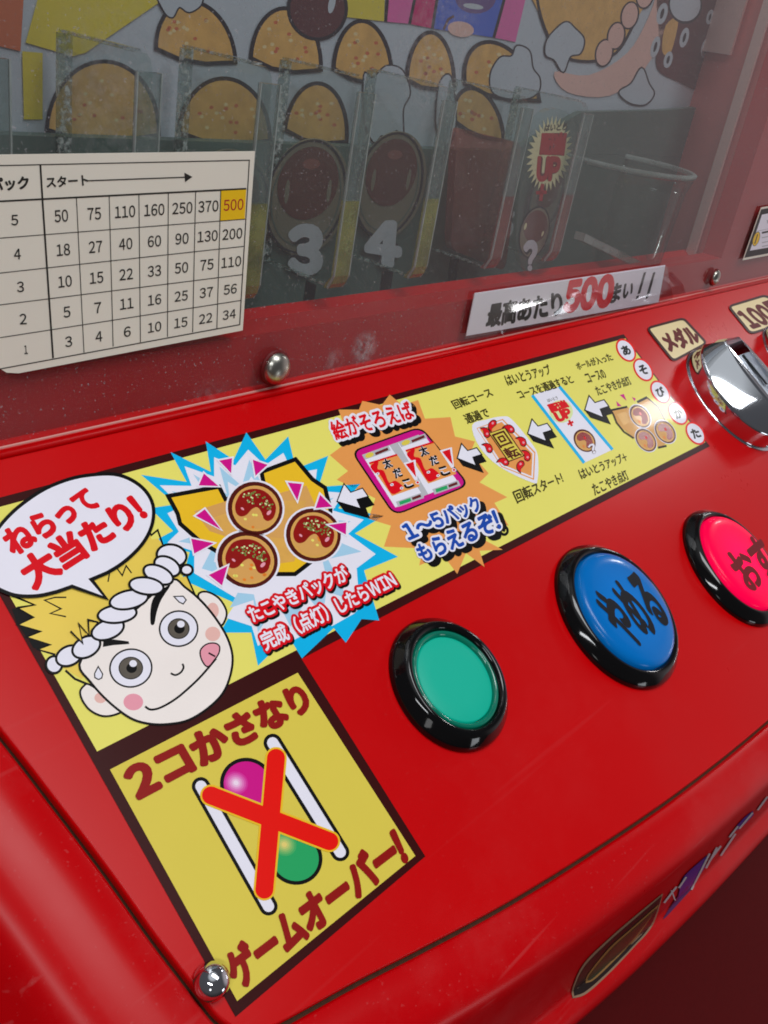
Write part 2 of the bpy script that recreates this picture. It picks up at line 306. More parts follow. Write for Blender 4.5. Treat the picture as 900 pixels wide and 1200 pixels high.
def lathe(bm, c, prof, seg=64, mi=0, ax=None):      # rings (radius, height) about the panel normal, in panel units
    rings = []
    a1, a2, a3 = ax or (EX, EU, EN)
    for r, h in prof:
        if r < 1e-6: rings.append([bm.verts.new(c + a3 * h * S)])
        else: rings.append([bm.verts.new(c + (a1 * math.cos(2 * math.pi * i / seg) + a2 * math.sin(2 * math.pi * i / seg)) * r * S + a3 * h * S) for i in range(seg)])
    for A, B in zip(rings, rings[1:]):
        for i in range(seg):
            j = (i + 1) % seg
            if len(A) == 1: f = bm.faces.new((A[0], B[j], B[i]))
            elif len(B) == 1: f = bm.faces.new((A[i], A[j], B[0]))
            else: f = bm.faces.new((A[i], A[j], B[j], B[i]))
            f.material_index = mi; f.smooth = True
def prism(bm, pts, vec, mi=0, caps=True, side=None):     # a 3D outline swept along vec
    n = len(pts); A = [bm.verts.new(p) for p in pts]; B = [bm.verts.new(p + vec) for p in pts]
    for i in range(n):
        f = bm.faces.new((A[i], A[(i + 1) % n], B[(i + 1) % n], B[i])); f.material_index = mi if side is None else side
    if caps:
        nr = (pts[1] - pts[0]).cross(pts[2] - pts[1]).normalized(); ux = (pts[1] - pts[0]).normalized(); uy = nr.cross(ux)
        tri = tessellate_polygon([[Vector(((p - pts[0]).dot(ux), (p - pts[0]).dot(uy), 0)) for p in pts]])
        for a, b, c in tri:
            for V in (A, B):
                try: bm.faces.new((V[a], V[b], V[c])).material_index = mi
                except ValueError: pass
def gbox(bm, u0, u1, g0, g1, d0, d1, mi=0): prism(bm, [G(u0, g0, d0), G(u1, g0, d0), G(u1, g1, d0), G(u0, g1, d0)], ED * (d1 - d0) * S, mi)
def fix(bm): bmesh.ops.recalc_face_normals(bm, faces=bm.faces[:]); return bm

# ------------------------------------------------------------------ THE MACHINE: body, panel, window
machine = empty('arcade_machine')
tag(machine, 'red medal game machine with a sloping button panel below its clear window', 'arcade machine')
OUTL = [(.30, .72), (.355, .45), (.395, .231), (.409, .144), (.423, .05), (.433, -.034), (.444, -.105), (.450, -.138), (.464, -.163), (.487, -.177), (.517, -.185), (.61, -.204), (.713, -.228), (.866, -.261), (1.059, -.294), (1.305, -.329), (1.639, -.362), (2.2, -.40), (2.9, -.425), (4.2, -.44)]
OUT = sm(OUTL, 8, False)
def normals(P):
    o = []
    for i in range(len(P)):
        a, b = P[max(i - 1, 0)], P[min(i + 1, len(P) - 1)]; t = Vector((b[0] - a[0], b[1] - a[1])).normalized()
        o.append(Vector((t.y, -t.x)))
    return o
NRM = normals(OUT)
assert NRM[-1].y < 0
def shell(prof, mats_of, name, mats, smooth=True):
    bm = bmesh.new(); rows = []
    for o, d in prof:
        rows.append([bm.verts.new(W(p[0] + n.x * o * (1 + 0.42 * max(0, -n.x)), p[1] + n.y * o * (1 + 0.42 * max(0, -n.x)), -d)) for p, n in zip(OUT, NRM)])
    for k in range(len(rows) - 1):
        for i in range(len(OUT) - 1):
            f = bm.faces.new((rows[k][i], rows[k][i + 1], rows[k + 1][i + 1], rows[k + 1][i])); f.material_index = mats_of(k); f.smooth = smooth
    return link(name, fix(bm), mats, machine)
# panel plate with a small rolled edge
bm = bmesh.new()
GW = 0.0022
top = [W(p[0] - n.x * GW, p[1] - n.y * GW, -0.0035) for p, n in zip(OUT, NRM)]
inn = [W(p[0] - n.x * (GW + .003), p[1] - n.y * (GW + .003), 0) for p, n in zip(OUT, NRM)]
bot = [W(p[0] - n.x * GW, p[1] - n.y * GW, -0.03) for p, n in zip(OUT, NRM)]
vt = [bm.verts.new(p) for p in top]; vi = [bm.verts.new(p) for p in inn]; vb = [bm.verts.new(p) for p in bot]
for i in range(len(OUT) - 1):
    bm.faces.new((vb[i], vb[i + 1], vt[i + 1], vt[i])); f = bm.faces.new((vt[i], vt[i + 1], vi[i + 1], vi[i])); f.smooth = True
cap = vi + [bm.verts.new(W(4.2, .72, 0))]
tri = tessellate_polygon([[Vector((v.co.dot(EX), v.co.dot(EU), 0)) for v in cap]])
for t in tri: bm.faces.new([cap[i] for i in t])
link('control_panel', fix(bm), ['red_paint'], machine)
shell([(-.012, .012), (.012, .012)], lambda k: 0, 'panel_gap', ['groove'], False)
shell([(.003, .022), (.003, .004), (.006, .001), (.03, 0), (.055, .001), (.07, .006), (.080, .016), (.088, .03), (.105, .062), (.128, .11), (.152, .16), (.158, .172), (.166, .176), (.182, .180), (.196, .19), (.204, .208), (.204, .225), (.196, .238), (.18, .244)],
      lambda k: 0, 'cabinet_front_rim', ['red_paint_worn'])
shell([(.17, .243), (.20, .30), (.7, .62), (2.6, 1.5)], lambda k: 0, 'lower_front', ['shaded_red_panel'])  # cabinet red with the shade under the ridge put into its colour

# window frame (red, behind the clear pane), pane, inner walls
bm = bmesh.new()
gbox(bm, .30, 4.2, -.05, .095, .0156, .075)            # bottom rail
gbox(bm, 2.83, 4.2, .095, 1.6, .0156, .075)            # right stile
gbox(bm, .30, .43, .095, 1.6, .0156, .075)            # left stile
link('window_frame', fix(bm), ['red_paint_dull'], machine)
bm = bmesh.new(); gbox(bm, .30, 4.2, .0, 1.7, .006, .015)
pane = fix(bm)
for f in pane.faces:
    if abs(f.normal.dot(EG)) > .9: f.material_index = 1
link('window_pane', pane, ['pane', 'pane_edge'], machine)
bm = bmesh.new()                                       # pale chamfered bottom edge of the pane
prism(bm, [G(.30, -.003, .004), G(.30, .0045, .0046), G(.30, .006, .0058), G(.30, -.003, .0058)], EX * 3.9 * S)
link('bottom_chamfer', fix(bm), ['chamfer'], machine)
bm = bmesh.new()                                       # low rounded ridge the pane stands behind
prism(bm, [W(.30, .553 - .006 * math.cos(t), .0005 + .006 * math.sin(t)) for t in [math.pi * i / 8 for i in range(9)]], EX * 3.9 * S)
link('ridge', fix(bm), ['red_paint'], machine, True)
bm = bmesh.new()
prism(bm, [G(2.84, -.1, .076), G(3.02, -.1, .36), G(3.02, 1.7, .36), G(2.84, 1.7, .076)], EX * .02 * S)
link('inner_side_wall', fix(bm), ['inner_red'], machine)
bm = bmesh.new(); gbox(bm, .302, .40, -.1, 1.6, .0752, .36)
link('inner_side_wall', fix(bm), ['inner_red'], machine)
bm = bmesh.new()
prism(bm, [G(2.845, .05, .10), G(2.862, .05, .135), G(2.862, 1.6, .135), G(2.845, 1.6, .10)], EX * -.012 * S)
prism(bm, [G(2.905, .62, .20), G(2.985, .62, .33), G(2.985, .80, .33), G(2.905, .80, .20)], EX * -.012 * S)
link('side_wall_trim', fix(bm), ['inner_red_light'], machine)
bm = bmesh.new(); gbox(bm, .41, 3.05, -.2, 1.7, DB + .04, DB + .08); gbox(bm, .41, 3.05, -.2, -.10, .08, DB + .04)
link('cabinet_back', fix(bm), ['board'], machine)

# painted badge round the front face, under the rolled rim
from mathutils.bvhtree import BVHTree
rim_me = bpy.data.objects['cabinet_front_rim'].data
BV = BVHTree.FromPolygons([v.co for v in rim_me.vertices], [tuple(p.vertices) for p in rim_me.polygons])
class Surf:
    n = -EU
    def at(s, p, off=0.0):
        d = ray(p).normalized(); h = BV.ray_cast(CAM, d)
        if h[0] is None: return CAM + d * .4
        nn = h[1] if h[1].dot(d) < 0 else -h[1]
        return h[0] + nn * (off + .0002)
FACE = Surf(); Zg = Z(640, 880, 3.4615)
def band(A, up, lo, m, z, n=40):             # area between two long curves, cut into short pieces that follow the curved face
    def samp(P, t):
        k = t * (len(P) - 1); i = min(int(k), len(P) - 2); f_ = k - i
        return tuple(P[i][c] + (P[i + 1][c] - P[i][c]) * f_ for c in (0, 1))
    up, lo = sm(up, 6, False), sm(lo, 6, False); k = 8; pts = []
    for j in range(k + 1):
        for i in range(n + 1):
            p, q = samp(up, i / n), samp(lo, i / n); pts.append((p[0] + (q[0] - p[0]) * j / k, p[1] + (q[1] - p[1]) * j / k))
    A._faces(Zg(pts), [(j * (n + 1) + i, j * (n + 1) + i + 1, (j + 1) * (n + 1) + i + 1, (j + 1) * (n + 1) + i) for j in range(k) for i in range(n)], m, z * 1.2e-4)
badge = empty('front_badge'); tag(badge, 'long dark oval badge with blue lettering on the cabinet front, low at the right', 'badge')
A = Art(FACE); band(A, [(105, 1003), (104, 960), (150, 860), (250, 760), (360, 665), (470, 575)], [(105, 1003), (160, 985), (250, 905), (350, 800), (430, 705), (470, 580)], 'badge_rim', 1); band(A, [(110, 992), (112, 955), (156, 866), (253, 768), (362, 673), (464, 586)], [(110, 992), (156, 975), (244, 899), (343, 796), (421, 704), (464, 590)], 'badge_dark', 2)
band(A, [(155, 940), (165, 900), (250, 795), (340, 715), (450, 618)], [(155, 940), (190, 925), (270, 850), (360, 755), (450, 625)], 'badge_gold', 3); band(A, [(165, 930), (174, 900), (256, 800), (342, 722), (440, 634)], [(165, 930), (190, 915), (266, 842), (354, 750), (440, 640)], 'badge_green', 4)
A.build('oval', badge)
A = Art(FACE); band(A, [(540, 545), (560, 500), (650, 420)], [(530, 600), (590, 540), (640, 470)], 'badge_blue', 2, 8); band(A, [(470, 680), (520, 600), (570, 545)], [(478, 678), (540, 610), (590, 555)], 'badge_purple', 2, 8)
for a_, b_ in (((520, 545), (470, 610)), ((500, 560), (515, 600)), ((560, 505), (530, 550)), ((655, 410), (580, 560)), ((685, 385), (640, 470)), ((700, 380), (655, 440)), ((770, 300), (735, 345)), ((830, 245), (775, 310)), ((760, 330), (700, 420)), ((890, 180), (850, 235))): band(A, [a_, b_], [(a_[0] + 7, a_[1] + 3), (b_[0] + 7, b_[1] + 3)], 'grey', 3, 5)
band(A, [(770, 300), (800, 268), (835, 240)], [(772, 318), (806, 290), (838, 256)], 'badge_blue', 2, 6)
A.build('lettering', badge)
# rivets and screws
def screw(px, r, plane_n, on, label, mats=('steel',), ball=0.8):
    c = on.at(px, .0004); bm = bmesh.new()
    ax = (EX, EG, -ED) if on is GLS else (EX, EU, EN)
    lathe(bm, c, [(r * 1.14, -.002), (r * 1.14, .002), (r * 1.0, .003)], 40, 0, ax)
    o = bpy.data.objects.new('screw', None); COL.objects.link(o); o.parent = machine; tag(o, label)
    if on is GLS: link('washer', bm, ['maroon'], o)
    else: bm.free()
    bm = bmesh.new(); lathe(bm, c, [(r, .002)] + [(r * math.cos(a), .004 + r * ball * math.sin(a)) for a in [k * math.pi / 18 for k in range(9)]] + [(0, .004 + r * ball)], 40, 0, ax)
    link('dome_head', bm, ['chrome' if mats[0] == 'chrome' else 'steel'], o)
screw((322, 431), .026, EN, GLS, 'domed steel screw below the number table', ('steel',), .6)
screw((837, 325), .022, EN, GLS, 'domed steel screw right of the white banner sticker', ('steel',), .5)
screw((246, 1151), .0195, EN, PAN, 'chrome ball headed screw at the lower left of the panel', ('chrome',), .95)

# ------------------------------------------------------------------ push buttons
def button(u, v, R, Rin, label):
    o = bpy.data.objects.new('push_button', None); COL.objects.link(o); o.parent = machine; tag(o, label); c = W(u, v)
    bm = bmesh.new(); lathe(bm, c, [(R, 0.0006), (R, .006), (R - .003, .012), (R - .012, .020), (Rin + .010, .0265), (Rin + .004, .0265), (Rin, .022), (Rin, .0)], 96)
    link('bezel', bm, ['black_plastic'], o); return o, c
def hot(name, c, r):         # the lamp inside shows brightest behind the middle of the lens
    m = MATS[name]; t = m.node_tree; bs = t.nodes['Principled BSDF']; e0 = bs.inputs['Emission Strength'].default_value
    g = t.nodes.new('ShaderNodeNewGeometry'); d = t.nodes.new('ShaderNodeVectorMath'); d.operation = 'DISTANCE'; d.inputs[1].default_value = c; t.links.new(g.outputs['Position'], d.inputs[0])
    q = t.nodes.new('ShaderNodeMapRange'); q.interpolation_type = 'SMOOTHSTEP'; q.inputs[1].default_value = 0; q.inputs[2].default_value = r; q.inputs[3].default_value = e0 * 1.35; q.inputs[4].default_value = e0 * .72
    t.links.new(d.outputs['Value'], q.inputs[0]); t.links.new(q.outputs[0], bs.inputs['Emission Strength'])
hot('red_lens', W(1.884, -.098, .036), .023); hot('blue_lens', W(1.437, -.04, .036), .026)
b, c = button(.990, .020, .104, .0775, 'green push button without lettering')
bm = bmesh.new(); lathe(bm, c, [(.0765, .004), (.0765, .019), (.0745, .0225), (.0715, .0225), (.0685, .019), (.0675, .012)], 96); link('ring', bm, ['green_ring'], b)
bm = bmesh.new(); lathe(bm, c, [(.067, .012), (.0665, .0175), (.0645, .0185), (.04, .019), (0, .0192)], 96); link('cap', bm, ['green_lens'], b)
CAPP = Plane(W(0, 0, .0375), EN)
def big(u, v, R, lens, ink, word, q, label):
    b, c = button(u, v, R, R - .0275, label); r = R - .029
    bm = bmesh.new(); lathe(bm, c, [(r, .004), (r, .026), (r - .004, .032), (r - .012, .0355), (r - .03, .0365), (0, .0368)], 96); link('cap', bm, [lens], b)
    Art(CAPP).text(word, q, ink, 1, .045).build('lettering', b)
zb = Z(640, 630, 5)
big(1.437, -.040, .1425, 'blue_lens', 'lens_ink', 'やめる', zb([(262, 352), (522, 186), (728, 484), (510, 650)]), 'blue push button lettered in black')
zr = Z(780, 580, 6.667)
big(1.884, -.098, .1395, 'red_lens', 'red_ink', 'おす', [(849, 654), (888, 626), (911, 668), (882, 694)], 'glowing red push button cut by the edge of the photo')

# ------------------------------------------------------------------ coin slots
def coin_slot(uc, vc, label):
    o = bpy.data.objects.new('coin_slot', None); COL.objects.link(o); o.parent = machine; tag(o, label)
    R = .158; cw = .046
    def pt(u, v, w): return W(uc + u, vc + v, w)
    bm = bmesh.new(); lathe(bm, W(uc, vc), [(R + .006, .0006), (R + .006, .002), (R + .003, .003), (R - .02, .006), (R - .02, .002)], 80); link('flange', bm, ['chrome'], o)
    for sgn in (-1, 1):
        a0 = math.acos(cw / R); ring = [(sgn * R * math.cos(a), R * math.sin(a)) for a in [-a0 + 2 * a0 * i / 36 for i in range(37)]]
        bm = bmesh.new(); rows = []
        for q, w in [(0, .003), (0, .043), (.015, .048), (.05, .052), (.74, .094), (.79, .0965), (.86, .0975)]:
            rows.append([bm.verts.new(pt(sgn * (cw + (abs(x) - cw) * (1 - q)), y * (1 - .24 * q), w)) for x, y in ring])
        for A, B in zip(rows, rows[1:]):
            n = len(A)
            for i in range(n):
                f = bm.faces.new((A[i], A[(i + 1) % n], B[(i + 1) % n], B[i])); f.smooth = True
        bm.faces.new(rows[-1]); link('dome', fix(bm), ['chrome'], o).data.set_sharp_from_angle(angle=math.radians(24))
    bm = bmesh.new()
    prism(bm, [pt(-cw - .001, -R * .93, .01), pt(-cw - .001, R * .55, .01), pt(-cw - .001, R * .55, .058), pt(-cw - .001, -R * .80, .05)], EX * 2 * (cw + .001) * S)
    prism(bm, [pt(-cw - .001, R * .78, .01), pt(-cw - .001, R * .93, .01), pt(-cw - .001, R * .88, .05), pt(-cw - .001, R * .72, .088)], EX * 2 * (cw + .001) * S)
    link('channel', fix(bm), ['channel_metal'], o)
    bm = bmesh.new(); prism(bm, [pt(-.007, -R * .1, .0592), pt(.007, -R * .1, .0592), pt(.007, R * .54, .0592), pt(-.007, R * .54, .0592)], EN * .0004 * S); link('slit', fix(bm), ['slot_black'], o)
coin_slot(2.435, .235, 'chrome medal slot below the left cream label')
coin_slot(2.985, .235, 'chrome coin slot mostly outside the photo')

# ------------------------------------------------------------------ THE L-SHAPED INSTRUCTION DECAL
ZA = Z(0, 540, 4.5); ZB = Z(0, 640, 4.5); ZC = Z(100, 620, 4.5); ZD = Z(380, 460, 5.625); ZE = Z(530, 470, 6); ZF = Z(640, 390, 4.5)
Z2 = Z(160, 480, 2.8125); Z3 = Z(370, 440, 3.75); Z4 = Z(500, 390, 2.5714); ZH = Z(80, 760, 2.04545)
decal = empty('instruction_decal')
tag(decal, 'large L-shaped yellow printed decal covering the sloping panel left of the buttons', 'decal')
def proj(P):
    d = P - CAM; z = d.dot(CF); return (CX + F * d.dot(CR) / z, CY + F * d.dot(CD) / z)
def rectuv(u0, u1, v0, v1): return [proj(W(a, b)) for a, b in ((u0, v1), (u1, v1), (u1, v0), (u0, v0))]
UL, UR, UM = .467, 2.160, .7855; VT, VJ, VB = .497, .1525, -.1455
A = Art(PAN, 0.00012)
A.poly([proj(W(a, b)) for a, b in ((UL, VT), (UR, VT), (UR, VJ), (UM, VJ), (UM, VB), (UL, VB))], 'border', 0)
A.build('border', decal)
ui = puv((91, 840))[0]; vi_ = puv((0, 594))[1]; vj = puv((355, 758))[1]
A = Art(PAN, 0.00012); A.poly(rectuv(ui, UR - .006, vj, vi_), 'yellow', 1); A.build('upper_field', decal)
A = Art(PAN, 0.00012); A.poly(ZH([(100, 290), (550, 58), (832, 497), (405, 845)]), 'gold', 1); A.build('lower_field', decal)

# starburst with the paper boat of dumplings
star = [(15, 215), (165, 238), (112, 140), (245, 205), (228, 105), (320, 165), (362, 75), (425, 165), (500, 88), (525, 195), (632, 152), (600, 255), (738, 245), (665, 325), (815, 350), (720, 408), (862, 485), (750, 530), (800, 695), (742, 690), (690, 768), (650, 720), (545, 820), (500, 745), (400, 845), (378, 735), (275, 735), (330, 640), (150, 560), (175, 470), (45, 440), (120, 400), (45, 325), (130, 312)]
def shrink(P, k, c): return [(c[0] + (x - c[0]) * k, c[1] + (y - c[1]) * k) for x, y in P]
def scl(P, k, kt, c):     # valleys by k, tips by kt
    return [(c[0] + (x - c[0]) * (kt if i % 2 == 0 else k), c[1] + (y - c[1]) * (kt if i % 2 == 0 else k)) for i, (x, y) in enumerate(P)]
A = Art(PAN, 0.00012); A.poly(Z2(star), 'cyan', 2); A.poly(Z2(scl(star, .93, .84, (400, 430))), 'white', 3); A.poly(Z2(scl(star, .66, .74, (400, 420))), 'ice', 4)
A.poly(Z2(scl(star, .60, .58, (400, 420))), 'white', 5)
A.build('starburst', decal)
boat = [(115, 290), (268, 262), (290, 305), (430, 262), (420, 210), (522, 172), (575, 235), (615, 262), (632, 330), (625, 410), (585, 485), (520, 535), (455, 535), (300, 480), (215, 430), (150, 372), (142, 340)]
A = Art(PAN, 0.00012); A.line(Z2(boat), 5.4, 'black', 7, True); A.poly(Z2(boat), 'boat', 8)
A.poly(Z2([(190, 335), (300, 300), (420, 290), (560, 250), (600, 340), (560, 420), (470, 450), (330, 430), (240, 400)]), 'amber', 9)
A.poly(Z2([(240, 360), (330, 330), (380, 420), (300, 420)]), 'tan', 10); A.poly(Z2([(470, 300), (560, 300), (540, 350), (480, 360)]), 'tan', 10); A.poly(Z2([(440, 420), (540, 430), (520, 500), (450, 510)]), 'tan', 10)
A.build('paper_boat', decal)
random.seed(4)
def dumpling(f, cx, cy, rx, ry, rot, z, name='dumpling', parent=None, detail=True):
    A = Art(PAN, 0.00012); r = math.radians(rot)
    def L(pts): return f([(cx + x * rx * math.cos(r) - y * ry * math.sin(r), cy + x * rx * math.sin(r) + y * ry * math.cos(r)) for x, y in pts])
    A.poly(L(ell(0, 0, 1.06, 1.06)), 'white', z); A.poly(L(ell(0, 0, .99, .99)), 'dark_brown', z + 1); A.poly(L(ell(.02, 0, .85, .85)), 'tan', z + 2); A.poly(L(ell(.02, -.03, .80, .79)), 'amber', z + 3)
    if detail:
        for k in range(22):
            a = random.uniform(0, 2 * math.pi); q = random.uniform(.2, .75); x, y = q * math.cos(a), q * math.sin(a)
            if y > -.1: A.poly(L(ell(x, y, .06, .05, 0, 8)), 'crumb' if k % 2 else 'yellow', z + 4)
    A.poly(L(sm([(-.72, .05), (-.62, -.42), (-.2, -.70), (.25, -.68), (.66, -.36), (.74, .06), (.60, .28), (.42, .26), (.24, .04), (.05, -.06), (-.10, .08), (-.22, .36), (-.42, .48), (-.62, .36)], 4)), 'sauce', z + 5)
    if detail:
        for k in range(60):
            x = random.uniform(-.58, .55); y = random.uniform(-.58, -.12)
            if x * x + y * y < .42: A.poly(L(ell(x, y, .035, .035, 0, 6)), 'herb' if k % 3 else 'lime', z + 6)
        A.poly(L(ell(.52, -.02, .06, .11, 20, 12)), 'pink', z + 6); A.poly(L(ell(-.42, .18, .07, .04, 20, 12)), 'pink', z + 6)
    else:
        A.poly(L(ell(-.15, -.2, .15, .1, 20, 10)), 'red', z + 6); A.poly(L(ell(.3, .45, .14, .1, 20, 10)), 'crumb', z + 6)
    return A.build(name, parent or decal)
dumpling(Z2, 391, 325, 92, 88, 20, 11); dumpling(Z2, 583, 413, 92, 88, 20, 11); dumpling(Z2, 366, 495, 102, 93, 20, 11)
A = Art(PAN, 0.00012)
for t in ([(205, 250), (222, 210), (270, 252)], [(272, 168), (315, 160), (312, 210)], [(383, 165), (432, 182), (392, 218)], [(498, 240), (545, 245), (530, 300)], [(605, 280), (645, 320), (590, 325)], [(632, 380), (692, 372), (690, 412)], [(195, 350), (225, 328), (278, 395)], [(180, 425), (255, 440), (190, 475)], [(238, 545), (300, 515), (282, 580)]):
    A.line(Z2(t), 2.0, 'white', 19, True); A.poly(Z2(t), 'magenta', 20)
A.build('triangles', decal)
def caption(name, lines, face, z, rim=None, rimw=.16, face_bold=.03, rim2=None, rimw2=.26, shade=None):
    A = Art(PAN, 0.00012)
    for body, q in lines:
        if shade: A.text(body, q, 'black', z, rimw + .01, box=face_bold, shift=shade)
    for body, q in lines:
        if rim2: A.text(body, q, rim2, z + 1, rimw2, box=face_bold)
        if rim: A.text(body, q, rim, z + 2, rimw, box=face_bold)
        A.text(body, q, face, z + 3, face_bold, 8)
    return A.build(name, decal)
caption('caption', [('たこやきパックが', Z2([(358, 655), (680, 512), (706, 560), (388, 702)])), ('完成（点灯）したらWIN', Z2([(402, 740), (832, 532), (862, 580), (428, 796)]))], 'white', 22, 'red', .21, .03, None, 0, (2.0, 2.4))

# orange burst, picture of the prize packs and its captions
ob = [(55, 210), (130, 235), (100, 150), (190, 150), (205, 112), (290, 130), (325, 84), (380, 130), (450, 108), (480, 190), (592, 183), (612, 268), (700, 290), (680, 340), (760, 430), (720, 470), (842, 535), (785, 560), (848, 660), (740, 640), (735, 720), (822, 766), (720, 770), (742, 842), (660, 780), (622, 872), (560, 790), (455, 835), (470, 760), (300, 752), (330, 660), (232, 630), (262, 540), (92, 458), (142, 420), (62, 350), (130, 300)]
A = Art(PAN, 0.00012); A.poly(Z3(ob), 'orange', 2); A.build('orange_burst', decal)
def rr(q, k=.12, n=5):                    # rounded quadrilateral
    o = []
    for i in range(4):
        p, a, b = q[i], q[i - 1], q[(i + 1) % 4]
        s = (p[0] + (a[0] - p[0]) * k, p[1] + (a[1] - p[1]) * k); e = (p[0] + (b[0] - p[0]) * k, p[1] + (b[1] - p[1]) * k)
        for j in range(n + 1):
            t = j / n; o.append(tuple((1 - t) ** 2 * s[c] + 2 * t * (1 - t) * p[c] + t * t * e[c] for c in (0, 1)))
    return o
A = Art(PAN, 0.00012); cq = [(153, 332), (462, 222), (678, 482), (345, 618)]
A.poly(Z3(rr(cq, .14)), 'black', 9); A.poly(Z3(rr(shrink(cq, .955, (410, 415)), .13)), 'magenta', 10); A.poly(Z3(shrink(cq, .80, (411, 414))), 'grey', 11); A.poly(Z3([(205, 352), (325, 308), (475, 533), (350, 580)]), 'white', 12); A.poly(Z3([(362, 298), (474, 258), (625, 468), (495, 522)]), 'white', 12)
for dx, dy in ((0, 0), (160, -55)):
    o = lambda P: Z3([(x + dx, y + dy) for x, y in P])
    A.poly(o([(204, 350), (320, 310), (330, 330), (216, 370)]), 'grey', 13); A.poly(o(ell(236, 350, 20, 11, -20, 14)), 'gold', 14); A.line(o([(262, 345), (318, 322)]), 2.4, 'maroon', 14)
    A.poly(o([(235, 386), (358, 348), (458, 487), (335, 530)]), 'orange', 13)
    A.line(o([(235, 386), (358, 348)]), 1.6, 'red', 14)
    A.poly(o(sm([(240, 398), (275, 378), (272, 410), (300, 420), (322, 470), (350, 462), (385, 490), (372, 508), (340, 522), (318, 500), (285, 440), (262, 430)], 4)), 'red', 14)
    for ex, ey in ((272, 432), (335, 480), (378, 495)): A.poly(o(ell(ex, ey, 8, 6, -20, 10)), 'white', 15); A.poly(o(ell(ex, ey, 3, 2.5, 0, 8)), 'black', 16)
    for ch, q in (('太', [(288, 372), (322, 362), (340, 400), (306, 412)]), ('だ', [(335, 415), (368, 405), (385, 440), (352, 452)]), ('こ', [(378, 462), (412, 452), (432, 486), (398, 498)])):
        A.text(ch, o(q), 'white', 16, .10, box=.05); A.text(ch, o(q), 'black', 17, .05, 6)
    A.poly(o([(385, 385), (438, 370), (448, 458), (436, 462)]), 'white', 18); A.poly(o([(395, 390), (430, 378), (442, 448)]), 'red', 19); A.poly(o(ell(448, 470, 10, 8, 0, 12)), 'white', 18); A.poly(o(ell(448, 470, 6, 5, 0, 10)), 'red', 19)
    A.poly(o([(352, 555), (465, 515), (476, 538), (362, 578)]), 'grey', 13); A.line(o([(368, 562), (418, 545)]), 3, 'green', 14); A.line(o([(424, 542), (462, 528)]), 2.4, 'maroon', 14)
A.build('prize_pack_picture', decal)
caption('caption', [('絵がそろえば', Z3([(55, 208), (402, 112), (440, 188), (92, 285)]))], 'red', 12, 'white', .20, .035, None, 0, (6, 4.5))
caption('caption', [('1〜5パック', Z3([(370, 655), (700, 532), (738, 588), (415, 728)])), ('もらえるぞ！', Z3([(435, 752), (782, 590), (815, 672), (470, 822)]))], 'blue', 22, 'white', .18, .045, None, 0, (7, 5))

# arrows
def arrow(f, tip, hu, s1, s2, s3, s4, hl, e1, e2, e3, e4):
    A = Art(PAN, 0.00012); A.poly(f([tip, hl, s4, s3, e1, e2, e3, e4]), 'black', 20)
    w = [tip, hu, s1, s2, s3, s4, hl]; A.poly(f(w), 'white', 21); A.line(f(w), .7, 'black', 22, True); A.build('arrow', decal)
arrow(ZD, (84, 718), (130, 600), (175, 657), (252, 630), (290, 685), (215, 705), (242, 765), (332, 740), (275, 760), (302, 830), (135, 785))
def ar2(f, dx, dy, s):
    g = lambda P: f([(dx + x * s, dy + y * s) for x, y in P])
    arrow(g, (35, 402), (65, 298), (108, 348), (172, 328), (207, 375), (145, 395), (168, 455), (242, 425), (190, 440), (222, 505), (75, 455))
ar2(ZE, 0, 0, 1); ar2(ZE, 495, -172, 1); ar2(ZF, 178, 110, .74)

# spinning emblem
A = Art(PAN, 0.00012)
A.poly(ZE(sm([(140, 170), (240, 130), (350, 108), (420, 130), (560, 300), (602, 390), (600, 550), (560, 572), (330, 460), (190, 320)], 4)), 'white', 10)
A.poly(ZE([(170, 190), (355, 125), (585, 360), (575, 555), (345, 462)]), 'orange', 11); A.line(ZE([(185, 196), (350, 140), (570, 368), (562, 535), (352, 452)]), 1.0, 'white', 12, True)
for x, y, rot in ((282, 168, -60), (236, 222, 60), (402, 196, 30), (252, 330, 50), (490, 285, 50), (362, 428, 20), (522, 385, 70), (480, 455, -70)):
    r = math.radians(rot); T = lambda P: ZE([(x + a * math.cos(r) - b * math.sin(r), y + a * math.sin(r) + b * math.cos(r)) for a, b in P])
    tear = sm([(-50, 22), (-38, -12), (-5, -30), (32, -18), (40, 8), (18, 24), (-8, 16), (-26, 12)], 4)
    A.poly(T(tear), 'dark_brown', 13); A.poly(T(shrink(tear, .8, (2, -3))), 'red', 14); A.poly(T(ell(12, -4, 9, 8, 0, 10)), 'pink', 15)
A.poly(ZE([(255, 226), (372, 184), (508, 386), (395, 430)]), 'dark_brown', 16); A.poly(ZE([(264, 228), (368, 193), (498, 383), (398, 420)]), 'gold', 17)
A.text('回', ZE([(278, 238), (362, 208), (424, 298), (340, 330)]), 'dark_brown', 18, .02, 6); A.text('転', ZE([(350, 340), (430, 310), (488, 380), (404, 412)]), 'dark_brown', 18, .03, 6)
A.build('spinning_emblem', decal)

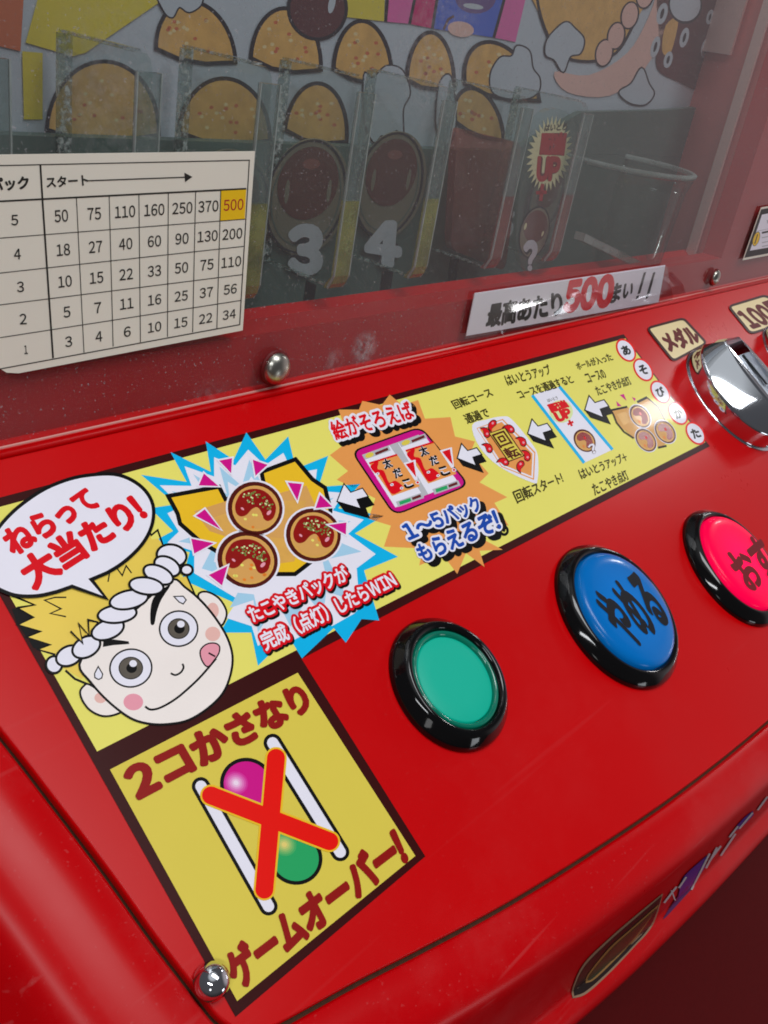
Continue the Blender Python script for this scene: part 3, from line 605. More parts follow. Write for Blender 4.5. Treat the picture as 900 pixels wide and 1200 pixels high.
# small black lettering
def words(name, rows, f, m='ink', bold=.022, z=21):
    for body, q in rows: Art(PAN, 0.00012).text(body, f(q), m, z, bold, 6).build(name, decal)
words('lettering', [('回転コース', [(72, 205), (187, 165), (203, 190), (88, 230)]), ('通過で', [(108, 247), (178, 225), (192, 252), (124, 275)]), ('はいとうアップ', [(232, 128), (365, 95), (378, 124), (246, 160)]),
    ('コースを通過すると', [(268, 175), (430, 126), (446, 150), (284, 200)]), ('ボールが入った', [(446, 92), (550, 60), (564, 82), (458, 112)]), ('コースの', [(475, 124), (530, 110), (544, 134), (488, 152)]),
    ('たこやきが点灯', [(504, 162), (606, 130), (620, 154), (518, 190)]), ('回転スタート！', [(258, 478), (402, 420), (414, 450), (274, 514)]), ('はいとうアップ＋', [(455, 412), (596, 360), (608, 385), (468, 442)]), ('たこやき点灯', [(495, 456), (598, 412), (612, 440), (508, 492)])], Z4)

# white card with the rising payout ball
A = Art(PAN, 0.00012); card = [(318, 188), (400, 162), (560, 352), (475, 392)]
A.poly(Z4(card), 'white', 8); A.line(Z4([(318, 188), (475, 392)]), 2.6, 'cyan', 9); A.line(Z4([(400, 162), (560, 352)]), 2.6, 'cyan', 9)
A.text('はいとう', Z4([(362, 200), (392, 191), (396, 200), (366, 209)]), 'ink', 10, .02, 6)
A.poly(Z4(ell(405, 237, 36, 34, 20, 24)), 'lime', 10)
A.text('配当', Z4([(365, 217), (414, 203), (428, 222), (378, 240)]), 'red', 12, .09, 8); A.text('UP', Z4([(384, 243), (425, 228), (438, 250), (398, 268)]), 'red', 12, .09, 8)
A.line(Z4([(425, 276), (442, 268)]), 2, 'red', 12); A.line(Z4([(429, 263), (438, 281)]), 2, 'red', 12)
A.build('payout_card', decal)
dumpling(Z4, 476, 325, 38, 30, 48, 10, detail=False)
Art(PAN, 0.00012).text('?', Z4([(486, 340), (502, 333), (514, 358), (498, 366)]), 'dark_brown', 18, .10, box=.04).text('?', Z4([(486, 340), (502, 333), (514, 358), (498, 366)]), 'white', 19, .04, 6).build('lettering', decal)

# small paper boat at the right end
A = Art(PAN, 0.00012); sb = [(345, 412), (432, 392), (452, 420), (490, 366), (532, 342), (592, 392), (632, 470), (655, 560), (610, 605), (470, 560), (385, 490)]
A.poly(ZF(sb), 'amber', 8); A.line(ZF([(335, 410), (428, 390)]), 1.8, 'black', 9); A.line(ZF([(352, 425), (372, 475), (410, 522), (462, 556)]), 1.6, 'ink', 9); A.line(ZF([(480, 366), (533, 340)]), 2.2, 'black', 9); A.line(ZF([(533, 342), (592, 392), (634, 475)]), 1.0, 'ink', 9); A.line(ZF([(590, 606), (635, 596)]), 1.8, 'black', 9)
A.poly(ZF([(372, 430), (420, 415), (440, 470), (410, 490)]), 'tan', 9)
for t in ([(388, 328), (410, 322), (424, 358)], [(452, 338), (472, 346), (468, 362)], [(370, 360), (398, 386), (376, 388)]): A.poly(ZF(t), 'magenta', 10)
A.build('paper_boat', decal)
for x, y in ((496, 440), (628, 522), (526, 566)): dumpling(ZF, x, y, 68, 47, 52, 11, detail=False)
for ch, (x, y) in zip('あそびかた', ((421, 92), (512, 195), (602, 312), (695, 425), (788, 530))):
    A = Art(PAN, 0.00012); A.poly(ZF(ell(x, y, 68, 45, 55, 28)), 'cross', 10); A.poly(ZF(ell(x, y, 58, 36, 55, 28)), 'white', 11)
    A.text(ch, ZF([(x - 30, y - 16), (x + 6, y - 28), (x + 30, y + 16), (x - 6, y + 28)]), 'black', 12, .05, 6); A.build('lettered_circle', decal)

# boy's head with rope headband
hair = [(60, 252), (180, 310), (92, 325), (172, 375), (95, 415), (212, 450), (140, 480), (262, 520), (200, 545), (292, 572), (330, 640), (430, 700), (560, 560), (700, 420), (900, 200), (1010, 300), (1040, 370), (960, 180), (870, 10), (835, -40), (800, -35), (780, -90), (600, 60), (300, 230)]
A = Art(PAN, 0.00012); A.poly(ZB(hair), 'hair', 5)
A.line(ZB([(55, 258), (182, 310), (90, 325), (174, 375), (92, 415), (214, 450), (138, 480), (264, 520), (198, 545), (292, 572)]), 1.8, 'black', 6)
A.line(ZB([(60, 258), (182, 310), (92, 325)]), 2.0, 'black', 6)
A.poly(ZB([(62, 330), (92, 325), (174, 375), (92, 415), (80, 380)]), 'black', 6); A.poly(ZB([(100, 418), (214, 450), (138, 480)]), 'black', 6); A.poly(ZB([(150, 490), (264, 520), (200, 545), (175, 535)]), 'black', 6)
for s_ in ([(350, 270), (290, 270), (235, 285), (322, 330), (265, 355), (348, 372)],): A.line(ZB(s_), 1.3, 'black', 6)
A.line(ZA([(570, 638), (580, 577), (608, 555), (645, 605), (665, 553), (694, 592)]), 1.2, 'black', 6)
A.line(ZA([(770, 345), (798, 392), (832, 365), (858, 442)]), 1.6, 'black', 6)
A.poly(ZC([(470, 262), (535, 248), (582, 350)]), 'hair', 6); A.line(ZC([(535, 248), (580, 350)]), 1.5, 'black', 7)
A.line(ZB([(345, 655), (395, 700), (462, 728)]), 2.0, 'black', 7)
A.build('hair', decal)
face = [(-25, 715), (30, 800), (100, 880), (180, 950), (260, 1000), (350, 1022), (440, 1022), (540, 1002), (640, 942), (720, 862), (760, 765), (770, 670), (745, 580), (700, 500), (640, 420), (580, 358), (520, 310), (465, 270), (380, 330), (280, 420), (180, 500), (60, 600)]
A = Art(PAN, 0.00012)
ear1 = sm([(600, 352), (640, 336), (700, 368), (738, 430), (732, 478), (705, 502), (640, 430)], 4); ear2 = sm([(20, 825), (-5, 832), (-22, 860), (-8, 905), (30, 952), (90, 980), (150, 975), (186, 948), (100, 880)], 4)
for ear, bl in ((ear1, (672, 430, 32, 42)), (ear2, (80, 890, 32, 28))):
    A.line(ZC(ear), 2.6, 'black', 21, True); A.poly(ZC(ear), 'skin', 22); A.poly(ZC(ell(*bl, 0, 20)), 'blush', 23)
fs_ = sm(face, 4); A.line(ZC(fs_), 3.0, 'black', 24, True); A.poly(ZC(fs_), 'skin', 25)
A.poly(ZC(ell(253, 912, 52, 44, 0, 24)), 'pink', 26); A.poly(ZC(ell(672, 553, 40, 38, 0, 24)), 'blush', 26)
A.poly(ZC([(95, 588), (150, 582), (228, 592), (232, 606), (150, 612), (92, 622)]), 'black', 27); A.poly(ZC(sm([(450, 295), (400, 322), (360, 362), (344, 420), (344, 498), (364, 500), (376, 440), (402, 370)], 3)), 'black', 27)
A.line(ZC(sm([(450, 760), (475, 770), (503, 756), (518, 730), (512, 710)], 4, False)), 1.7, 'black', 27)
A.line(ZC(sm([(315, 935), (345, 952), (400, 940), (480, 893), (560, 825), (620, 765), (690, 682)], 4, False)), 1.9, 'black', 27)
for d in ([(68, 731), (88, 765), (84, 783), (69, 790), (53, 781), (52, 762)], [(473, 358), (514, 357), (528, 374), (515, 391), (496, 382)]): A.line(ZC(d), 1.5, 'black', 27, True); A.poly(ZC(d), 'white', 28)
A.build('face', decal)
A = Art(PAN, 0.00012); tg = sm([(610, 642), (640, 611), (680, 605), (704, 620), (700, 655), (676, 690), (645, 722), (617, 688)], 4); A.line(ZC(tg), 1.8, 'black', 28, True); A.poly(ZC(tg), 'pink', 29); A.line(ZC([(650, 653), (685, 672)]), 1.5, 'black', 30); A.build('tongue', decal)
for (x, y, rx, ry, ir, jr) in ((240, 733, 115, 104, 65, 60), (492, 525, 105, 97, 58, 55)):
    A = Art(PAN, 0.00012); A.poly(ZC(ell(x, y, rx, ry, -8, 48)), 'black', 28); A.poly(ZC(ell(x, y, rx - 9, ry - 9, -8, 48)), 'white', 29); A.poly(ZC(ell(x, y, ir, jr, 0, 32)), 'black', 30); A.poly(ZC(ell(x, y, ir - 5, jr - 5, 0, 32)), 'iris', 31)
    A.poly(ZC(ell(x + 4, y, 28, 26, 0, 24)), 'black', 32); A.poly(ZC(ell(x + 12, y - 24, 20, 18, 0, 20)), 'white', 33); A.build('eye', decal)
A = Art(PAN, 0.00012)
lobes = [(-165, 715, 42, 44, 0), (-85, 668, 72, 50, -25), (5, 622, 78, 52, -28), (118, 530, 88, 50, -20), (168, 448, 102, 46, -6), (230, 372, 102, 48, -12), (535, 215, 30, 26, 0), (455, 140, 78, 58, 10), (432, 196, 72, 46, 28), (385, 240, 82, 44, 24), (322, 300, 90, 44, 8)]
for i, (x, y, rx, ry, rot) in enumerate(lobes):
    A.poly(ZC(ell(x, y, rx + 7, ry + 7, rot, 36)), 'black', 30 + 2 * i); A.poly(ZC(ell(x, y, rx - 6, ry - 6, rot, 36)), 'white', 31 + 2 * i)
A.line(ZB([(372, 448), (436, 512), (415, 408), (470, 472), (465, 388), (518, 402)]), 1.6, 'black', 46)
A.poly(ZB([(380, 455), (432, 500), (418, 425)]), 'hair', 45); A.poly(ZB([(440, 470), (470, 465), (468, 400), (510, 405), (480, 440)]), 'hair', 45)
A.build('rope_headband', decal)
bub = [(-60, 470), (-15, 380), (60, 290), (150, 215), (250, 152), (370, 105), (480, 84), (600, 80), (690, 110), (760, 165), (797, 235), (797, 315), (770, 390), (720, 460), (640, 532), (560, 582)]
bub2 = [(300, 680), (200, 702), (100, 702), (30, 682), (-30, 645), (-65, 570)]
ol = sm(bub, 4, False) + [(465, 622), (542, 712), (380, 652)] + sm(bub2, 4, False)
A = Art(PAN, 0.00012); A.line(ZA(ol), 4.6, 'black', 54, True); A.poly(ZA(ol), 'white', 55)
A.text('ねらって', ZA([(2, 385), (445, 142), (530, 232), (78, 500)]), 'red', 57, .06); A.text('大当たり！', ZA([(85, 542), (682, 178), (782, 298), (185, 680)]), 'red', 57, .06)
A.build('speech_bubble', decal)

# lower field: the "two balls together" warning
words('heading', [('2コかさなり', [(130, 290), (552, 85), (585, 142), (172, 362)]), ('ゲームオーバー！', [(368, 742), (778, 430), (815, 510), (412, 818)])], ZH, 'brick', .065)
def cap(f, a, b, w, m, z, A):
    ax, ay = a; bx, by = b; th = math.atan2(by - ay, bx - ax); P = []
    for c, s0 in ((b, -90), (a, 90)):
        for i in range(13): t = th + math.radians(s0 + 180 * i / 12); P.append((c[0] + w / 2 * math.cos(t), c[1] + w / 2 * math.sin(t)))
    A.poly(f(P), m, z)
for a, b in (((318, 330), (480, 618)), ((490, 226), (652, 488))):
    A = Art(PAN, 0.00012); cap(ZH, a, b, 44, 'black', 5, A); cap(ZH, a, b, 27, 'white', 6, A); A.build('post_drawing', decal)
def blend(c0, c1, n, stem):
    for i in range(n): mat(stem + str(i), tuple(c0[j] + (c1[j] - c0[j]) * i / (n - 1) for j in range(3)), 0.35, coat=0.16, spec=0.1, var=0.0)
blend((214, 16, 140), (250, 225, 245), 7, 'magenta_tint'); blend((40, 170, 100), (236, 214, 120), 7, 'green_tint')
for (x, y, m, hl) in ((428, 325, 'magenta_tint', (402, 322)), (545, 503, 'green_tint', (518, 470))):
    A = Art(PAN, 0.00012); A.poly(ZH(ell(x, y, 65, 63, 30, 40)), 'black', 6); A.poly(ZH(ell(x, y, 56, 54, 30, 40)), m + '0', 7)
    for i in range(1, 7): A.poly(ZH(ell(hl[0], hl[1], 34 - 4.6 * i, 31 - 4.2 * i, 30, 28)), m + str(i), 7 + i)
    A.build('ball_drawing', decal)
A = Art(PAN, 0.00012)
for k, s_ in enumerate(([(498, 262), (470, 578)], [(342, 352), (626, 462)])): cap(ZH, s_[0], s_[1], 52, 'gold' if 0 else 'boat', 15, A) if k == 0 else cap(ZH, s_[0], s_[1], 52, 'boat', 16, A)
cap(ZH, (498, 262), (470, 578), 43, 'cross', 17, A); cap(ZH, (342, 352), (626, 462), 43, 'cross', 18, A)
A.build('crossing_out', decal)

# ------------------------------------------------------------------ STICKERS
def plate(name, pl, q, th, m, base=0.0):   # a thin sheet with real thickness
    bm = bmesh.new(); prism(bm, [pl.at(p, base) for p in q], pl.n * th); return fix(bm)
def sticker(name, pl, q, m, label, cat='sticker', base=0.0001, th=0.0003):
    o = empty(name); tag(o, label, cat); link('sheet', plate(name, pl, q, th, m, base), [m], o); return o
ZS = Z(580, 230, 2.8125)
medal = sticker('slot_label', PAN, rr([(180 * 0 + 758.5, 384.5), (801, 373), (828, 402), (789, 423)], .12), 'label_cream', 'small cream label with dark edge reading メダル, left of the medal slot', 'label')
q0 = [(758.5, 384.5), (801, 373), (828, 402), (789, 423)]
A = Art(PAN, .00045); A.line(rr(q0, .12), 1.5, 'border', 1, True); A.build('edge', medal)
Art(PAN, .00045).text('メダル', [(771, 392), (808, 382), (822, 400), (786, 412)], 'maroon', 2, .075, 8).build('lettering', medal)
yen = sticker('slot_label', PAN, rr([(854, 359), (897, 346), (938, 372), (880, 391)], .12), 'label_cream', 'cream label reading 100円 cut off by the right photo edge', 'label')
A = Art(PAN, .00045); A.line(rr([(854, 359), (897, 346), (938, 372), (880, 391)], .12), 1.5, 'border', 1, True); A.build('edge', yen)
Art(PAN, .00045).text('100円', [(862, 366), (908, 351), (930, 371), (884, 386)], 'maroon', 2, .06, 8).build('lettering', yen)

Zb = Z(540, 290, 3.4615); bq = Zb([(55, 185), (828, 71), (800, 222), (20, 358)])
ban = sticker('payout_banner', GLS, bq, 'white', 'long white banner sticker reading 最高あたり500まい!! below the ball tracks')
Art(GLS, .00045).text('最高あたり', Zb([(120, 232), (405, 178), (415, 272), (102, 322)]), 'line', 1, .05, 8).build('lettering', ban)
A = Art(GLS, .00045); A.text('500', Zb([(438, 142), (622, 114), (606, 232), (420, 258)]), 'red', 1, .075, 8); A.build('red_number', ban)
Art(GLS, .00045).text('まい', Zb([(612, 152), (705, 136), (690, 198), (604, 226)]), 'line', 1, .05, 8).build('lettering', ban)
A = Art(GLS, .00045)
for x in (0, 38): A.poly(Zb([(742 + x, 102), (752 + x, 99), (728 + x, 186), (716 + x, 190)]), 'line', 1); A.poly(Zb([(713 + x, 197), (724 + x, 193), (720 + x, 206), (709 + x, 210)]), 'line', 1)
A.build('lettering', ban)
film = empty('clear_film'); tag(film, 'glossy clear film laid over the white banner and past its right end', 'clear film')
link('film_sheet', plate('f', GLS, Zb([(50, 188), (836, 76), (858, 214), (14, 370)]), .00025, 'film', .00055), ['film'], film)

ZT = Z(0, 160, 2.8125); tq = [(-62, 60), (838, 48), (798, 638), (-12, 790)]
tab = sticker('payout_table', GLS, ZT([(-62, 60), (838, 48), (798, 638), (60, 779), (20, 777), (0, 765), (-14, 740)]), 'cream', 'cream number table sticker on the window with one gold cell reading 500', 'table sticker')
A = Art(GLS, .00045)
A.line(ZT([(-60, 97), (822, 78), (790, 620), (-10, 768)]), .65, 'line', 1, True)
HX = [140, 252, 360, 458, 555, 645, 728, 812]; BX = [(175, 730), (277, 712), (373, 692), (463, 678), (552, 660), (635, 645), (715, 632), (790, 620)]
def hy(x): return 213 + (172 - 213) * x / 812
ry = [(213, 172), (335, 272), (450, 362), (555, 455), (663, 540), (765, 620)]; rx = [812, 808, 803, 800, 795, 790]
A.line(ZT([(-50, 216), (812, 172)]), 1.5, 'line', 2)
for k in range(1, 5): A.line(ZT([(-40, ry[k][0] + (ry[k][0] - ry[k][1]) * 40 / rx[k]), (rx[k], ry[k][1])]), .7, 'line', 2)
A.line(ZT([(133, 92), (140, 207), (175, 730)]), 1.6, 'line', 3)
for k in range(1, 7): A.line(ZT([(HX[k], hy(HX[k])), BX[k]]), .7, 'line', 3)
def cellp(c, r):    # crossing of column line c and row line r
    x0, y0 = HX[c], hy(HX[c]); x1, y1 = BX[c]; a, b = ry[r]; w = rx[r]
    t = 0.0
    for _ in range(20):
        x = x0 + (x1 - x0) * t; yy = a + (b - a) * x / w; t = (yy - y0) / (y1 - y0)
    return (x0 + (x1 - x0) * t, y0 + (y1 - y0) * t)
A.build('grid', tab)
A = Art(GLS, .00045); A.poly(ZT([cellp(6, 0), cellp(7, 0), cellp(7, 1), cellp(6, 1)]), 'cell_gold', 1); A.build('gold_cell', tab)
rows = ['50 75 110 160 250 370 500', '18 27 40 60 90 130 200', '10 15 22 33 50 75 110', '5 7 11 16 25 37 56', '3 4 6 10 15 22 34']
A = Art(GLS, .00045)
for r, row in enumerate(rows):
    for c, s_ in enumerate(row.split()):
        q = [cellp(c, r), cellp(c + 1, r), cellp(c + 1, r + 1), cellp(c, r + 1)]
        wcell = q[1][0] - q[0][0]; tw = min(.84, (22 * len(s_) if len(s_) < 3 else 22.5 * 3) * (1 - .03 * c / 6) / wcell); th_ = (40 - 1.4 * r - .6 * c) / (q[3][1] - q[0][1]); H = homog(q)
        tx = .52 - tw / 2; ty = .5 - th_ / 2
        A.text(s_, ZT([H(tx, ty), H(tx + tw, ty), H(tx + tw, ty + th_), H(tx, ty + th_)]), 'burst_red' if s_ == '500' else 'line', 4, .012, 5)
for k, (x, y) in enumerate(((48, 276), (57, 388), (67, 496), (76, 602), (84, 703))):
    A.text(str(5 - k), ZT([(x - 11, y - 17), (x + 11, y - 18), (x + 12, y + 16), (x - 10, y + 17)] if k < 4 else [(x - 5, y - 14), (x + 6, y - 15), (x + 8, y + 13), (x - 3, y + 14)]), 'line', 4, .012, 5)
A.build('numbers', tab)
A = Art(GLS, .00045)
A.text('パック', ZT([(-34, 139), (92, 132), (96, 172), (-30, 180)]), 'line', 4, .04, 6); A.text('スタート', ZT([(152, 134), (288, 126), (291, 160), (155, 168)]), 'line', 4, .03, 6)
A.line(ZT([(282, 146), (612, 134)]), 1.0, 'line', 4); A.poly(ZT([(608, 119), (634, 133), (610, 150)]), 'line', 4)
A.build('lettering', tab)

Zw = Z(700, 180, 4.5); wq = [(765, 562), (862, 284), (1010, 258), (960, 525)]
wst = sticker('notice_sticker', GLS, Zw(wq), 'cream', 'white notice sticker with black frame and round yellow mark on right stile', 'sticker')
A = Art(GLS, .00045); A.poly(Zw(shrink(wq, .92, (895, 408))), 'black', 1); A.poly(Zw([(805, 512), (868, 322), (985, 300), (945, 488)]), 'white', 2)
A.build('frame', wst)
A = Art(GLS, .00045); A.line(Zw([(838, 410), (960, 385)]), .5, 'grey', 3); A.poly(Zw(ell(838, 450, 17, 40, 18, 24)), 'line', 3); A.poly(Zw(ell(838, 450, 15, 37, 18, 24)), 'cell_gold', 4); A.line(Zw([(846, 425), (830, 475)]), .8, 'line', 5)
for y in (418, 444, 470, 490): A.line(Zw([(868, y - (y - 418) * .0), (940, y - 15)]), 1.6 if y < 430 else .9, 'line' if y < 430 else 'grey', 5)
A.line(Zw([(895, 360), (960, 346)]), 3, 'grey', 5)
A.build('print', wst)

# ------------------------------------------------------------------ INSIDE THE WINDOW
# printed backdrop
post = empty('backdrop_poster'); tag(post, 'printed backdrop poster with halved dumplings along the top of the back wall', 'poster')
bm = bmesh.new(); gbox(bm, .41, 3.02, .28, 1.69, DB + .031, DB + .039); link('sheet', fix(bm), ['poster'], post)
BA = 0.0002
for q_, m_ in (([(55, -40), (192, -40), (188, 2), (100, 62), (85, 66), (30, 50)], 'poster_yellow'), ([(26, 60), (50, 62), (50, 140), (28, 140)], 'poster_yellow'), ([(402, -30), (452, -30), (450, 25), (405, 20)], 'poster_yellow'), ([(-60, -40), (30, -40), (24, 60), (-60, 40)], 'poster_red')): Art(ART, BA).poly(q_, m_, 1).build('colour_field', post)
Z8 = Z(440, 0, 3.75)
A = Art(ART, BA); A.poly(Z8([(60, -90), (190, -90), (150, 105), (45, 95)]), 'poster_pink', 1); A.poly(Z8([(190, -90), (285, -90), (250, 125), (150, 105)]), 'poster_magenta', 1); A.poly(Z8([(285, -90), (590, -90), (520, 165), (250, 125)]), 'poster_blue', 1); A.poly(Z8([(590, -90), (680, -90), (615, 185), (520, 165)]), 'poster_pink', 1)
for s_ in ([(60, -90), (45, 95)], [(190, -90), (150, 105)], [(285, -90), (250, 125)], [(590, -90), (520, 165)]): A.line(Z8(s_), 2.6, 'poster_line', 2)
A.poly(Z8(ell(440, -10, 90, 70, 0, 24)), 'poster_purple', 3); A.poly(Z8(ell(430, 28, 45, 12, 8, 20)), 'poster', 4); A.poly(Z8(ell(375, 128, 58, 34, 8, 20)), 'poster_flesh', 3); A.line(Z8([(300, 130), (320, 85), (345, 70)]), 2.2, 'poster_maroon', 4)
A.build('striped_panel', post)
def half(px0, px1, top, name='half_dumpling'):
    A = Art(ART, BA); x0, y0 = px0; x1, y1 = px1; mx, my = (x0 + x1) / 2, (y0 + y1) / 2
    def arc(k): return [(mx + (x1 - x0) / 2 * k * -math.cos(t) + (top[0] - mx) * math.sin(t) * k, my + (y1 - y0) / 2 * k * -math.cos(t) + (top[1] - my) * math.sin(t) * k) for t in [math.pi * i / 24 for i in range(25)]]
    o = arc(1) + [(mx + (x1 - x0) * .12, my + abs(top[1] - my) * .12 + (y1 - y0) * .12), (mx - (x1 - x0) * .2, my + abs(top[1] - my) * .12 - (y1 - y0) * .2)]
    A.poly(o, 'poster_tan', 3); A.line(o, 2.6, 'poster_line', 4, True)
    for k in range(14):
        a = random.uniform(.3, 2.8); q = random.uniform(.25, .8); A.poly(ell(mx - (x1 - x0) / 2 * q * math.cos(a) + (top[0] - mx) * math.sin(a) * q, my - (y1 - y0) / 2 * q * math.cos(a) + (top[1] - my) * math.sin(a) * q, 2.6, 2.2, 0, 7), 'poster_red' if k % 2 else 'label_cream', 5)
    A.build(name, post)
for a in (((183, 57), (276, 73), (228, 2)), ((294, 68), (376, 82), (338, 10)), ((391, 80), (459, 96), (428, 25)), ((477, 93), (532, 100), (506, 38)), ((545, 98), (632, 118), (580, 50)), ((55, 152), (186, 158), (124, 72)), ((210, 155), (316, 165), (266, 92)), ((334, 152), (406, 166), (376, 98)), ((530, 140), (590, 165), (560, 105))): half(*a)
A = Art(ART, BA); A.poly(ell(372, 10, 36, 38, 0, 32), 'poster_line', 7); A.poly(ell(372, 10, 32, 34, 0, 32), 'poster_maroon', 8); A.poly(ell(389, 4, 4, 12, 12, 14), 'poster', 9); A.build('dark_ball', post)
def cloud(pts, m='poster', z=7):
    A = Art(ART, BA); c = sm(pts, 5); A.line(c, 2.0, 'poster_line', z, True); A.poly(c, m, z + 1); A.build('cream_puff', post)
cloud([(427, 88), (437, 92), (452, 78), (468, 80), (476, 92), (480, 110), (472, 128), (472, 160), (464, 152), (458, 172), (448, 158), (438, 166), (428, 140)])
cloud([(186, -12), (232, -14), (236, 4), (222, 14), (210, 8), (202, 20), (192, 12)])
cloud([(575, 88), (586, 68), (600, 66), (606, 54), (620, 60), (624, 80), (632, 92), (630, 108), (612, 116), (580, 110)]); cloud([(641, 48), (652, 34), (664, 26), (674, 34), (684, 46), (680, 62), (668, 66), (660, 84), (650, 70), (640, 64)]); cloud([(726, 108), (740, 98), (752, 80), (760, 98), (766, 110), (756, 122), (738, 120)]); cloud([(515, 100), (528, 90), (534, 140), (526, 168), (512, 150)])
A = Art(ART, BA); A.poly(sm([(626, -30), (760, -30), (742, 30), (722, 62), (690, 72), (655, 62), (634, 20)], 4), 'poster_tan', 6); A.line(sm([(626, -30), (634, 20), (655, 62), (690, 72), (722, 62), (742, 30)], 4, False), 2.4, 'poster_line', 7)
A.poly(sm([(650, 84), (690, 88), (735, 62), (760, 20), (775, -20), (790, -20), (780, 30), (756, 80), (715, 112), (665, 108)], 4), 'poster_flesh', 6)
for x, y in ((708, 62), (722, 42), (738, 18), (756, -6)): A.poly(ell(x, y, 11, 17, 12, 22), 'poster_line', 8); A.poly(ell(x, y, 9, 15, 12, 22), 'poster_flesh', 9)
A.build('pale_arm', post)
A = Art(ART, BA); A.poly(sm([(776, -20), (850, -20), (846, 60), (826, 105), (796, 96), (770, 80), (772, 40)], 4), 'poster_maroon', 6); A.poly(sm([(780, 30), (795, 22), (786, 62), (776, 60)], 4), 'poster_tan', 7)
for x, y, rx, ry in ((776, 16, 6, 13), (802, 44, 5, 12), (783, 70, 5, 10), (768, 55, 5, 13), (828, 56, 6, 13), (822, 98, 4, 10), (832, 20, 4, 9)): A.poly(ell(x, y, rx, ry, 15, 18), 'poster', 8); A.poly(ell(x, y, rx * .35, ry * .5, 15, 12), 'poster_line', 9)
A.poly(ell(803, 6, 20, 22, 0, 26), 'poster_line', 8); A.poly(ell(803, 5, 18, 20, 0, 26), 'poster', 9); A.build('dark_arm', post)

# grey lane board below the poster, with slots, numbered discs
board = empty('lane_board'); tag(board, 'dull grey green board with dark slots forming the backs of the ball lanes', 'lane board')
bm = bmesh.new(); gbox(bm, .41, 3.0, -.18, .325, DB + .0005, DB + .030); prism(bm, [G(2.02, .3255, DB + .0008), G(3.0, .3255, DB + .0008), G(3.0, .47, DB + .0008), G(2.75, .45, DB + .0008), G(2.3, .425, DB + .0008)], ED * .004); link('panel', fix(bm), ['board'], board)
for q in ([(231, 300), (245, 300), (241, 380), (227, 384)], [(359, 328), (371, 334), (363, 385), (351, 385)], [(448, 318), (461, 318), (453, 372), (441, 372)], [(528, 300), (538, 302), (532, 350), (522, 352)]):
    Art(BCK, 0.0002).poly(q, 'board_dark', 1).build('slot', board)
discs = {'2': (262, 252, None), '3': (358, 240, None), '4': (458, 222, None), '5': (600, 262, None)}
Zd = Z(280, 160, 2.8125)
def disc(num, c, r, q, label):
    o = empty('numbered_disc'); tag(o, label, 'disc', 'round number discs on the lane board'); C = BCK.at(c); k = r * S
    pr = lambda R, cy=0, kx=1.12, kg=1.10: [proj(C + (EX * math.cos(t) * R * kx + EG * (math.sin(t) * R * kg + cy)) * S) for t in [2 * math.pi * i / 40 for i in range(40)]]
    bm = bmesh.new(); prism(bm, [BCK.at(p, .0002) for p in pr(r)], BCK.n * .0015); link('plate', fix(bm), ['disc_tan'], o)
    A = Art(BCK, .0019); A.line(pr(r * .96), 1.5, 'poster_line', 1, True); A.line(pr(r * .84), .7, 'board', 1, True); A.poly(pr(r * .74, .026, 1.12, .92), 'disc_ball', 2); A.poly(pr(r * .16, .062, 1.5, .6), 'disc_light', 3)
    for ex_ in (-.055, .058): A.poly([proj(C + (EX * (ex_ + math.cos(t) * .006) + EG * (math.sin(t) * .022 + .012)) * S) for t in [2 * math.pi * i / 14 for i in range(14)]], 'disc_tan', 4)
    A.build('ball_picture', o); A = Art(BCK, .0019); A.text(num, q, 'poster_line', 5, .12, box=.07); A.text(num, q, 'numeral', 6, .07, 8); A.build('numeral', o)
disc('2', (262, 250), .098, [(228, 270), (256, 268), (250, 322), (222, 322)], 'round numbered disc mostly hidden behind the table sticker')
disc('3', (360, 232), .098, Zd([(170, 302), (270, 300), (262, 450), (172, 440)]), 'round disc with pale number 3 inside the window')
disc('4', (457, 218), .098, Zd([(430, 288), (530, 288), (520, 425), (420, 405)]), 'round disc with pale number 4 inside the window')
disc('5', (640, 232), .075, [(586, 252), (602, 250), (598, 278), (582, 278)], 'small round disc with faint number 5 behind the red plate')

